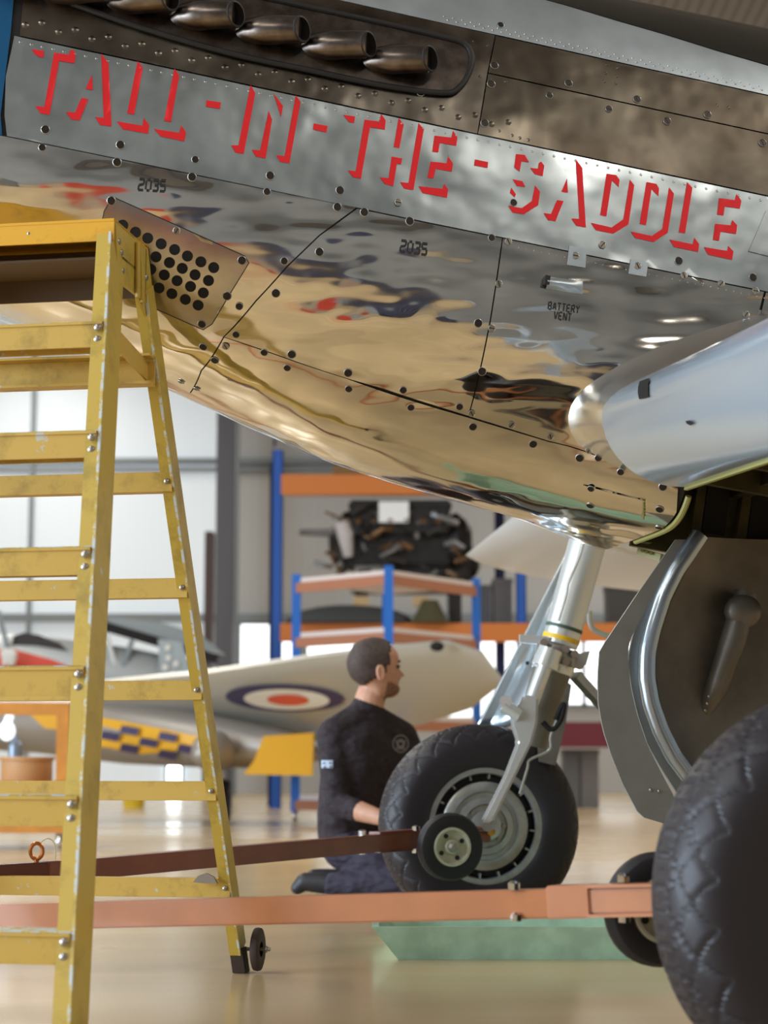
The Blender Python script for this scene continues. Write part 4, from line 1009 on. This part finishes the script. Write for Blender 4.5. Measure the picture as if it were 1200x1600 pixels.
for a_,t_ in ((anR,toR),(anL,toL)):
    V,F=caps([(a_,.042),((a_+t_)/2+Vector((0,0,.01)),.044),(t_+Vector((-.04,0,.02)),.038),(t_+Vector((-.07,0,-.005)),.028)],[(0,1),(1,2),(2,3)],'shoe_raw',.007,3)
    for v in V: v.z=max(v.z,.002)
    MB().add(V,F).build('shoe',M_SHOE,man,ang=180)
def on_obj(o,x,y):
    org=Vector(cC)-WL[o]; d_=Vector(ray(x,y)).normalized(); h=o.ray_cast(org,d_)
    return (h[1]+WL[o],h[2]) if h[0] else None
bpy.context.view_layer.update()
def badge(o,poly,m,name,off=.004):
    pts=[]
    for x,y in poly:
        h=on_obj(o,x,y)
        if h is None: return
        pts.append(h[0]-Vector(ray(x,y)).normalized()*off)
    MB().prism(pts,Vector((0,.001,0))).build(name,m,o)
M_LOGO=mat('grey_print',(.22,.21,.22),.8); M_FLAG=mat('flag_print',(.42,.50,.60),.8); M_NAVY=mat('flag_navy',(.03,.04,.12),.8)
def ringpoly(cx,cy,r0,r1,n=20):
    for k in range(n):
        a,c_=2*PI*k/n,2*PI*(k+1)/n
        yield [(cx+r0*math.cos(a),cy+r0*1.1*math.sin(a)),(cx+r1*math.cos(a),cy+r1*1.1*math.sin(a)),(cx+r1*math.cos(c_),cy+r1*1.1*math.sin(c_)),(cx+r0*math.cos(c_),cy+r0*1.1*math.sin(c_))]
lg=MB()
def addpoly(mb,o,poly,off=.004):
    pts=[]
    for x,y in poly:
        h=on_obj(o,x,y)
        if h is None: return
        pts.append(h[0]-Vector(ray(x,y)).normalized()*off)
    mb.add(pts,[tuple(range(len(pts)))])
for pl_ in ringpoly(626,1162,11,13): addpoly(lg,so_,pl_)
for pl_ in ringpoly(626,1162,3,7,10): addpoly(lg,so_,pl_)
addpoly(lg,so_,[(618,1168),(634,1168),(632,1171),(620,1171)]); addpoly(lg,so_,[(617,1157),(635,1157),(633,1160),(619,1160)])
if lg.v: lg.build('chest_badge',M_LOGO,so_)
fg=MB()
for k in range(6):
    for j in range(3): addpoly(fg,so_,[(502+k*3,1188+j*4),(505+k*3,1188+j*4),(505+k*3,1192+j*4),(502+k*3,1192+j*4)],.007)
if fg.v: fo=fg.build('sleeve_flag',M_FLAG,so_)
fg=MB()
for cx__,cy__ in ((506,1192.5),(516,1192),(507,1198.5),(517,1198)): addpoly(fg,so_,[(cx__-1.8,cy__-1.2),(cx__+1.8,cy__-1.2),(cx__+1.8,cy__+1.2),(cx__-1.8,cy__+1.2)],.011)
if fg.v: fg.build('sleeve_flag_field',M_NAVY,so_)
# ================================================================= BACKGROUND
M_RBLUE=mat('rack_blue',(.012,.09,.42),.45); M_RBLUED=mat('rack_blue_shaded',(.015,.02,.10),.5); M_RORG=mat('rack_orange',(.62,.19,.035),.5); M_RWOOD=mat('chipboard',(.16,.06,.04),.7)  # rear posts and braces get the rack blue with shade painted in
Yr=22.4; sr=Yr/3000
rk=thing('pallet_rack','tall blue and orange pallet rack against the far wall','rack',(P(620,1260,Yr)[0],Yr+.5,0))
def rx(px,Y=Yr): return (px-600)/3000*Y
zt=P(430,703,Yr)[2]
def post(px,Y,m,w=.10,top_=zt):
    b=MB(); x=rx(px,Yr); b.box(x-w/2,x-w/2+.012,Y,Y+.07,0,top_); b.box(x+w/2-.012,x+w/2,Y,Y+.07,0,top_); b.box(x-w/2,x+w/2,Y,Y+.012,0,top_); return b.build('rack_post',m,rk,smooth=False)
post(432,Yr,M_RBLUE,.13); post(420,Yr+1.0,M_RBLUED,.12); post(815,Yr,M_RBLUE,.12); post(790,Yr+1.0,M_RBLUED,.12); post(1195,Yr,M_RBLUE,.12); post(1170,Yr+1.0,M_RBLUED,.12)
def rbeam(py0,py1,px0,px1,Y,m):
    a=P(px0,py1,Y); c_=P(px1,py0,Y); MB().box(rx(px0),rx(px1),Y-.03,Y+.03,a[2],c_[2]).build('rack_beam',m,rk,smooth=False); return a[2],c_[2]
rbeam(742,773,438,1190,Yr,M_RORG); za,zb=rbeam(974,1003,438,1190,Yr,M_RORG); rbeam(746,775,438,1190,Yr+1,M_RORG); rbeam(1128,1168,820,1190,Yr,mat('maroon_paint',(.16,.02,.035),.5))
b=MB(); b.box(rx(438),rx(1190),Yr+.03,Yr+1.0,zb-.03,zb); b.build('shelf_board',M_RWOOD,rk,smooth=False)
z7=P(500,742,Yr)[2]; b=MB(); b.box(rx(438),rx(1190),Yr+.03,Yr+1.0,z7-.03,z7); b.build('shelf_board',M_RWOOD,rk,smooth=False)
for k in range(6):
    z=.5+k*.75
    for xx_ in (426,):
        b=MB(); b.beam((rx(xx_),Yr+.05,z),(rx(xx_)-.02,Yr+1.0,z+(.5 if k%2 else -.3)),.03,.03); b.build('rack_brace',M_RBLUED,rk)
# ---- engine on the rack
M_EB=mat('engine_black',(.022,.019,.018),.4,.3,var=.5,vs=30,bump=.5,bs=20,bd=.02); M_EG=mat('engine_casting_grey',(.24,.24,.25),.4,.6); M_EC=mat('engine_bronze',(.16,.09,.045),.4,.6); M_PAPER=mat('white_paper',(.85,.87,.88),.7)
Ye=22.85
def bx(mb,x0,y0,x1,y1,Ya,Yb):
    a=P(x0,y1,Yr+.3); c_=P(x1,y0,Yr+.3); return mb.box(a[0],c_[0],Ya,Yb,a[2],c_[2])
en=thing('aero_engine','large black V-type aero engine with a white sheet fixed to it, on the rack','engine',P(625,940,Ye))
b=MB(); bx(b,540,835,705,885,Ye-.3,Ye+.3); crank=b.build('crankcase',M_EB,en,bevel=.03)
for Ya in (Ye-.42,Ye+.12):
    b=MB(); bx(b,548,797,700,838,Ya,Ya+.3); cb=b.build('cylinder_bank',M_EB,en,bevel=.02)
    b=MB(); bx(b,545,785,705,800,Ya+.02,Ya+.26); b.build('rocker_cover',M_EB,cb,bevel=.03)
    for k in range(6):
        b=MB(); p=P(560+k*25,812,Ya-.02); b.tube([p,p+Vector((0,-.08,-.03))],[.04,.032],10); b.build('exhaust_port',M_EC,cb)
b=MB(); b.lathe([(.0,-.02),(.14,0),(.2,.08),(.34,.16),(.38,.30),(.30,.32)],P(515,845,Ye),(1,0,0),24); b.build('reduction_gear_case',M_EB,en)
b=MB(); b.tube([P(468,832,Ye),P(520,833,Ye)],[.035,.05],14); b.build('propeller_shaft',M_EG,en)
b=MB(); b.tube([P(534,815,Ye-.36),P(540,835,Ye-.4),P(545,870,Ye-.36)],[.09,.10,.06],14); b.build('gear_cover',mat('pale_casting',(.50,.46,.46),.5),en)
b=MB(); b.lathe([(.12,-.1),(.34,0),(.38,.1),(.30,.2),(.18,.28)],P(700,850,Ye),(1,0,0),24); b.sphere(P(722,880,Ye),.22,(1,1,1.1),14); b.build('supercharger',M_EB,en)
rr_=random.Random(3)
for k in range(46):
    x=rr_.uniform(515,732); y=rr_.uniform(800,915); b=MB(); p=P(x,y,Ye-.42); q=p+Vector((rr_.uniform(-.3,.3),rr_.uniform(-.08,0),rr_.uniform(-.15,.15))); r_=rr_.uniform(.015,.04)
    b.tube([p,(p+q)/2+Vector((0,-.05,rr_.uniform(-.05,.05))),q],r_,8); b.build('pipe' if k%3 else 'fitting',[M_EB,M_EB,M_EG,M_EC][k%4],en)
b=MB(); bx(b,600,885,735,915,Ye-.2,Ye+.3); b.build('sump',M_EB,en,bevel=.03)
b=MB(); bx(b,592,790,638,822,Ye-.52,Ye-.51); b.build('paper_sheet',M_PAPER,en)
M_TIMB=mat('pale_timber',(.50,.34,.17),.6)
est=thing('engine_stand','dark wooden engine stand on the lower rack shelf','stand',P(620,972,Ye))
for (x0,x1) in ((555,575),(700,720)):
    b=MB(); bx(b,x0,905,x1,973,Ye-.35,Ye+.3); b.build('leg',M_EB,est)
b=MB(); bx(b,548,912,728,925,Ye-.35,Ye+.3); b.build('cross_beam',M_EB,est)
for (x0,x1) in ((553,577),(645,670)):
    b=MB(); bx(b,x0,935,x1,951,Ye-.45,Ye-.36); b.build('timber_block',M_TIMB,est)
# things on the lower shelf
b=MB(); a=P(450,975,Yr+.2); b.sphere(P(545,973,Yr+.05),.5,(1.5,.5,.42),24); 
for v in b.v: v.z=max(v.z,zb)
tag(b.build('engine_cowling',mat('charcoal_fabric',(.035,.037,.038),.7)),'long charcoal cowling lying on the lower rack shelf','cowling')
b=MB(); b.tube([P(672,976,Yr-.1),P(672,938,Yr-.1)],[.22,.09],18); 
for v in b.v: v.z=max(v.z,zb)
tag(b.build('canvas_cone',mat('olive_canvas',(.06,.055,.02),.8)),'olive canvas cone standing on the lower rack shelf','cover')
b=MB(); b.sphere(P(486,966,Yr+.3),.18,(1.2,.6,.6),14)
for v in b.v: v.z=max(v.z,zb)
tag(b.build('dark_bag',mat('black_cloth',(.015,.015,.016),.8)),'small black bag at the left end of the lower rack shelf','bag')
b=MB(); bx(b,520,727,580,741,Yr+.3,Yr+.7); tag(b.build('wooden_crate',mat('ochre_board',(.25,.13,.04),.7),smooth=False),'low brown crate on the top rack beam','crate')
for i,(x0,y0,x1,y1,c,lab) in enumerate(((745,915,768,972,(.08,.08,.09),'slim dark box on the lower shelf beside the engine'),(772,905,800,972,(.11,.10,.10),'taller grey box on the lower shelf by the blue post'),(950,915,1010,972,(.05,.045,.04),'dark box on the lower shelf behind the gear leg'),
  (882,1172,905,1215,(.13,.13,.13),'grey box on the floor behind the far wheel'),(908,1172,935,1215,(.17,.16,.16),'lighter grey box on the floor near the door'))):
    b=MB(); a=P(x0,y1,Yr+.3); c_=P(x1,y0,Yr+.3); zz=zb if y1<1000 else 0; b.box(a[0],c_[0],Yr+.3,Yr+.7,zz,c_[2]); b.box(a[0]-.01,c_[0]+.01,Yr+.29,Yr+.71,c_[2]-.05,c_[2]+.01)
    tag(b.build('storage_box',mat('box_%d'%i,c,.6),smooth=False),lab,'box')
# dark tool chest left of the column
b=MB(); a=P(318,1000,29); c_=P(338,830,29); b.box(a[0],c_[0]-.05,29,29.4,0,c_[2]); o=b.build('locker',mat('brown_locker',(.07,.045,.04),.6),smooth=False); tag(o,'tall dark brown locker beside the steel column','locker')
# ---- blue trolley
tr=thing('shelf_trolley','blue framed wheeled shelf trolley with pale wooden shelves','trolley',(.04,17.7,0))
cB=Vector((.04,16.7,0)); cA=Vector((-.80,17.5,0)); cC2=Vector((.86,17.9,0)); cD=cA+cC2-cB
M_TB=mat('trolley_blue',(.02,.15,.55),.4); M_SW=mat('pale_shelf',(.74,.66,.62),.5); M_SWE=mat('shelf_edge_wood',(.42,.17,.09),.6)
for c_ in (cA,cB,cC2,cD):
    b=MB(); b.box(c_.x-.04,c_.x+.04,c_.y-.04,c_.y+.04,.1,2.24); b.build('post',M_TB,tr,smooth=False)
    b=MB(); b.lathe([(.02,-.02),(.05,-.02),(.055,0),(.05,.02),(.02,.02)],(c_.x,c_.y,.055),(1,0,0),14); b.build('castor',M_CHROME,tr)
for z in (2.16,1.66,.90,.2):
    b=MB(); b.prism([Vector((c_.x,c_.y,z)) for c_ in (cA,cB,cC2,cD)],(0,0,.045)); sh=b.build('shelf',M_SW,tr,smooth=False)
    for p,q in ((cA,cB),(cB,cC2)):
        b=MB(); b.beam(Vector((p.x,p.y-.03,z-.045)),Vector((q.x,q.y-.03,z-.045)),.02,.09); b.build('shelf_edge',M_SWE,sh,smooth=False)
# ---- trainer aircraft with roundel, nose toward the viewer
M_SIL=mat('silver_dope',(.50,.49,.44),.38,.35); M_SILD=mat('silver_belly',(.36,.33,.30),.42,.4); M_YEL=mat('trainer_yellow',(.80,.42,.02),.45); M_RNB=mat('roundel_blue',(.045,.035,.10),.5); M_RNW=mat('roundel_white',(.80,.78,.70),.5); M_RNR=mat('roundel_red',(.72,.10,.05),.5)
ta=thing('trainer_aircraft','silver low-wing trainer aircraft with roundel and yellow checks parked behind','aircraft',(-1.6,17.5,0))
tl=[P(150,1068,17.2),P(320,1052,16.4),P(480,1028,15.6),P(600,1014,15.0),P(700,1005,14.6),P(755,1022,14.5),P(785,1062,14.6)]
tb_=[P(150,1190,18.8),P(320,1172,18.2),P(480,1160,17.2),P(560,1148,16.6),P(660,1132,16.1),P(735,1108,15.7),P(786,1068,14.9)]
b=MB(); rws=[]
for p,q in zip(tl,tb_):
    r=[]; up_=Vector((0,.25,.95)); ch_=(q-p).length; 
    for k in range(11): x=(1-math.cos(PI*k/10))/2; r.append(p+(q-p)*x - up_*.05*ch_*math.sqrt(x)*(1-x)*2)
    for k in range(9,0,-1): x=(1-math.cos(PI*k/10))/2; r.append(p+(q-p)*x + up_*.09*ch_*math.sqrt(x)*(1-x)*2)
    rws.append(r)
b.grid(rws,close=True); tw=b.build('wing',M_SIL,ta)
bpy.context.view_layer.update()
def on_t(o,poly,m,name,off=.03):
    pts=[]
    for x,y in poly:
        h=on_obj(o,x,y)
        if h is None: continue
        pts.append(h[0]-Vector(ray(x,y)).normalized()*off)
    if len(pts)>2: return MB().add(pts,[tuple(range(len(pts)))]).build(name,m,o,smooth=False)
def ell(cx,cy,rx_,ry,n=28,rot=.0): return [(cx+rx_*math.cos(a)*math.cos(rot)-ry*math.sin(a)*math.sin(rot),cy+rx_*math.cos(a)*math.sin(rot)+ry*math.sin(a)*math.cos(rot)) for a in [2*PI*k/n for k in range(n)]]
on_t(tw,ell(445,1091,93,21,rot=.03),M_RNB,'roundel_blue_ring',.03); on_t(tw,ell(448,1093,67,16,rot=.03),M_RNW,'roundel_white_ring',.045); on_t(tw,ell(450,1094,33,8.5,rot=.03),M_RNR,'roundel_red_disc',.06)
# belly / nose
b=MB(); 
b.tube([P(-160,1130,18.6),P(60,1130,18.2),P(200,1140,17.6),P(330,1158,17.0),P(450,1170,16.8),P(500,1180,16.9)],[.25,.36,.40,.30,.22,.06],24,sq=(.78,1)); fus=b.build('fuselage',M_SILD,ta)
bpy.context.view_layer.update()
rr2=random.Random(8)
on_t(fus,[(150,1120),(200,1128),(260,1140),(318,1152),(305,1172),(220,1178),(150,1165)],M_YEL,'yellow_nose_panel',.04)
for i in range(5):
    for j in range(3):
        if (i+j)%2: x=160+i*30; y=1128+j*14+i*5; on_t(fus,[(x,y),(x+28,y+5),(x+24,y+17),(x-4,y+12)],M_RNB,'dark_check',.07)
yb=MB(); yb.prism([P(x,y,16.5) for x,y in ((412,1150),(490,1145),(488,1212),(380,1210),(396,1190))],(0,.25,0)); yb.build('yellow_flap',M_YEL,ta,smooth=False)
b=MB(); b.prism([P(x,y,17.4) for x,y in ((40,1110),(110,1118),(108,1142),(70,1138))],(0,.2,0)); b.build('yellow_panel',M_YEL,ta,smooth=False)
for (x,y) in ((270,1200),):
    pass
for (px,Y_) in ((350,17.2),(-60,18.6),):
    g=P(px,1190,Y_); b=MB(); b.cyl(g,Vector((g.x,g.y,.2)),.04,10); b.build('gear_strut',M_SILD,ta)
    b=MB(); b.lathe([(.08,-.06),(.17,-.06),(.2,0),(.17,.06),(.08,.06)],(g.x,g.y,.2),(1,0,0),24); b.build('gear_tyre',M_TYRES,ta)
b=MB(); b.lathe([(0,-.2),(.1,-.1),(.16,.05),(.18,.2)],P(640/2+2,1176,16.4),(.3,1,.1),16); b.build('landing_lamp',M_SILD,ta)
b=MB(); b.sphere(P(683,1010,14.5),.04,(1.4,1,1),10); b.build('tip_lamp',BLACK,ta)
# ---- second aircraft: silver open cockpit fuselage, side on, at left
sa=thing('open_cockpit_aircraft','silver open-cockpit aircraft with red flash and dark headrests at far left','aircraft',(-4.5,20.5,0))
b=MB(); pts=[P(-330,1060,20.5),P(-100,1050,20.5),P(60,1052,20.5),P(200,1062,20.5),P(330,1078,20.5),P(420,1085,20.6)]
b.tube(pts,[.30,.42,.40,.34,.26,.15],24,sq=(1,.7)); sf=b.build('fuselage',M_SILD if 0 else mat('pale_silver',(.42,.45,.46),.35,.4),sa)
bpy.context.view_layer.update()
on_t(sf,[(-60,1012),(20,1014),(80,1030),(110,1042),(-60,1042)],mat('signal_red',(.62,.05,.02),.5),'red_flash',.04)
b=MB(); b.prism([P(x,y,20.3) for x,y in ((18,1008),(20,994),(38,988),(60,992),(92,1004),(108,1018),(110,1036),(60,1024))],(0,.45,0)); b.build('cockpit_cover',mat('dark_leather',(.025,.018,.018),.6),sa)
b=MB(); b.prism([P(x,y,20.3) for x,y in ((150,1030),(166,1026),(182,1054),(150,1050))],(0,.4,0)); b.build('seat_back',mat('dark_seat',(.03,.02,.022),.6),sa)
b=MB(); b.beam(P(158,965,20.3),P(183,1050,20.3),.04,.05); b.build('windscreen_strut',M_WHITEL,sa)
b=MB(); b.beam(P(150,975,20.3),P(340,1030,20.3),.05,.10); b.build('canopy_rail',BLACK,sa)
b=MB(); b.beam(P(207,1000,20.3),P(190,1048,20.3),.04,.05); b.build('canopy_post',M_RAIL,sa)
b=MB(); b.prism([P(x,y,20.35) for x,y in ((150,962),(250,972),(310,990),(350,1022),(300,1012),(240,1000),(155,975))],(0,.3,0)); b.build('canopy_top',mat('canopy_grey',(.30,.33,.33),.3,.4),sa)
b=MB(); b.prism([P(x,y,20.25) for x,y in ((247,998),(285,1003),(300,1060),(250,1056))],(0,.02,0)); b.build('drilled_plate',mat('plate_grey',(.36,.40,.41),.4,.5),sa)
for (x,y) in ((262,1012),(263,1028),(258,1043),(275,1037)): b=MB(); p=P(x,y,20.22); b.cyl(p,p+Vector((0,.02,0)),.03,12); b.build('plate_hole',M_RNW,sa)
b=MB(); b.beam(P(-3,955,20.2),P(14,1020,20.2),.04,.05); b.build('wing_strut',M_RAIL,sa)
b=MB()
rr3=random.Random(2)
for k in range(9):
    p=P(8+rr3.uniform(-4,6),1016,20.0); q=P(2+rr3.uniform(-4,20),1030+rr3.uniform(0,14),20.0); b.tube([p,(p+q)/2+Vector((.02,0,0)),q],[.04,.05,.02],8)
tag(b.build('white_rag',mat('white_cloth',(.75,.75,.72),.8)),'knotted white rag hanging by the red flash at far left','rag')
# ---- orange cart
Yc=12.2
def cx_(px): return (px-600)/3000*Yc
ct=thing('workshop_cart','orange framed workshop cart behind the ladder at far left','cart',(cx_(-60),Yc+.3,0))
M_CART=mat('cart_orange',(.62,.25,.035),.5,var=.2,vs=9)
def cb_(x0,y0,x1,y1,Ya,Yb,name,m=M_CART):
    a=P(x0,y1,Yc); c_=P(x1,y0,Yc); b=MB(); b.box(a[0],c_[0],Ya,Yb,a[2],c_[2]); return b.build(name,m,ct,smooth=False)
cb_(-200,1098,108,1117,Yc,Yc+.08,'top_rail'); cb_(85,1117,108,1290,Yc,Yc+.08,'cart_post'); cb_(-200,1288,106,1302,Yc,Yc+.6,'bottom_rail'); cb_(-200,1117,-178,1290,Yc,Yc+.08,'cart_post')
cb_(-200,1098,108,1106,Yc+.5,Yc+.58,'top_rail'); cb_(-200,1221,100,1226,Yc,Yc+.6,'cart_shelf')
for x in (100,-190):
    p=PZ(x,1322,0); 
    b=MB(); b.lathe([(.02,-.018),(.045,-.018),(.05,0),(.045,.018),(.02,.018)],(cx_(x),Yc+.05,.05),(1,0,0),14); b.build('castor',M_CHROME,ct)
    b=MB(); b.box(cx_(x)-.03,cx_(x)+.03,Yc+.02,Yc+.08,.05,P(x,1302,Yc)[2]); b.build('castor_fork',M_BOLT,ct)
zs_=P(0,1221,Yc)[2]
b=MB(); c_=P(42,1200,Yc+.25); b.lathe([(0,zs_),(.16,zs_),(.165,zs_+.01),(.165,zs_+.13),(.18,zs_+.135),(.18,zs_+.155),(0,zs_+.155)],(c_.x,c_.y,0),(0,0,1),28)
tag(b.build('wooden_tub',mat('plywood_tan',(.50,.28,.12),.55)),'round tan wooden tub with a lid on the orange cart','tub')
ztop=zs_+.155
b=MB(); c_=P(24,1180,Yc+.22); b.lathe([(0,ztop),(.045,ztop),(.047,ztop+.07),(.02,ztop+.11),(.018,ztop+.13),(0,ztop+.13)],(c_.x,c_.y,0),(0,0,1),20); tag(b.build('spray_bottle',mat('bottle_bluegrey',(.25,.32,.42),.3,.4)),'blue-grey bottle standing on the tan tub lid','bottle')
b=MB(); c_=P(11,1142,Yc+.5); b.sphere(c_,.055,(1,1,1.2),18); b.tube([c_+Vector((0,0,.05)),P(15,1120,Yc+.52),P(15,1104,Yc+.54)],.028,12)
tag(b.build('inspection_lamp',mat('lamp_glass',(.8,.9,1),.2,emit=((.75,.88,1),1.3))),'lit white inspection lamp hanging from the orange cart','lamp')
# ---- yellow bucket
c_=PZ(209,1262,0); b=MB(); b.lathe([(0,0),(.12,0),(.15,.26),(.155,.27),(.14,.27),(.115,.02)],c_,(0,0,1),24); tag(b.build('yellow_bucket',mat('bucket_yellow',(.80,.55,.03),.45)),'small yellow bucket on the floor under the far aircraft','bucket')
# ---- red tool chest and dark cabinet added out of view, to be reflected in the polished skin
def chest(x0,x1,y,h,m,name,label,cat):
    t=thing(name,label,cat,((x0+x1)/2,y,0)); b=MB(); b.box(x0,x1,y-.5,y,.1,h); b.build('carcass',m,t,bevel=.01)
    n=6
    for k in range(n):
        z=.14+k*(h-.2)/n; b=MB(); b.box(x0+.03,x1-.03,y,y+.015,z,z+(h-.2)/n-.02); d_=b.build('drawer',m,t,bevel=.004); b=MB(); b.box(x0+.15,x1-.15,y+.015,y+.04,z+.06,z+.08); b.build('handle',M_CHROME,d_)
chest(-.6,.5,-3.2,1.15,mat('tool_chest_red',(.55,.03,.015),.35),'reflection_chest','red tool chest with six drawers added unseen behind the viewpoint for reflections','tool chest')
chest(1.1,2.6,-4.5,1.9,mat('cabinet_navy',(.02,.03,.08),.4),'reflection_cabinet','dark navy storage cabinet added unseen behind the viewpoint for reflections','cabinet')
chest(-3.4,-1.8,-4.0,1.6,mat('cabinet_grey',(.10,.11,.12),.4),'reflection_cabinet','dark grey storage cabinet added unseen behind the viewpoint for reflections','cabinet')
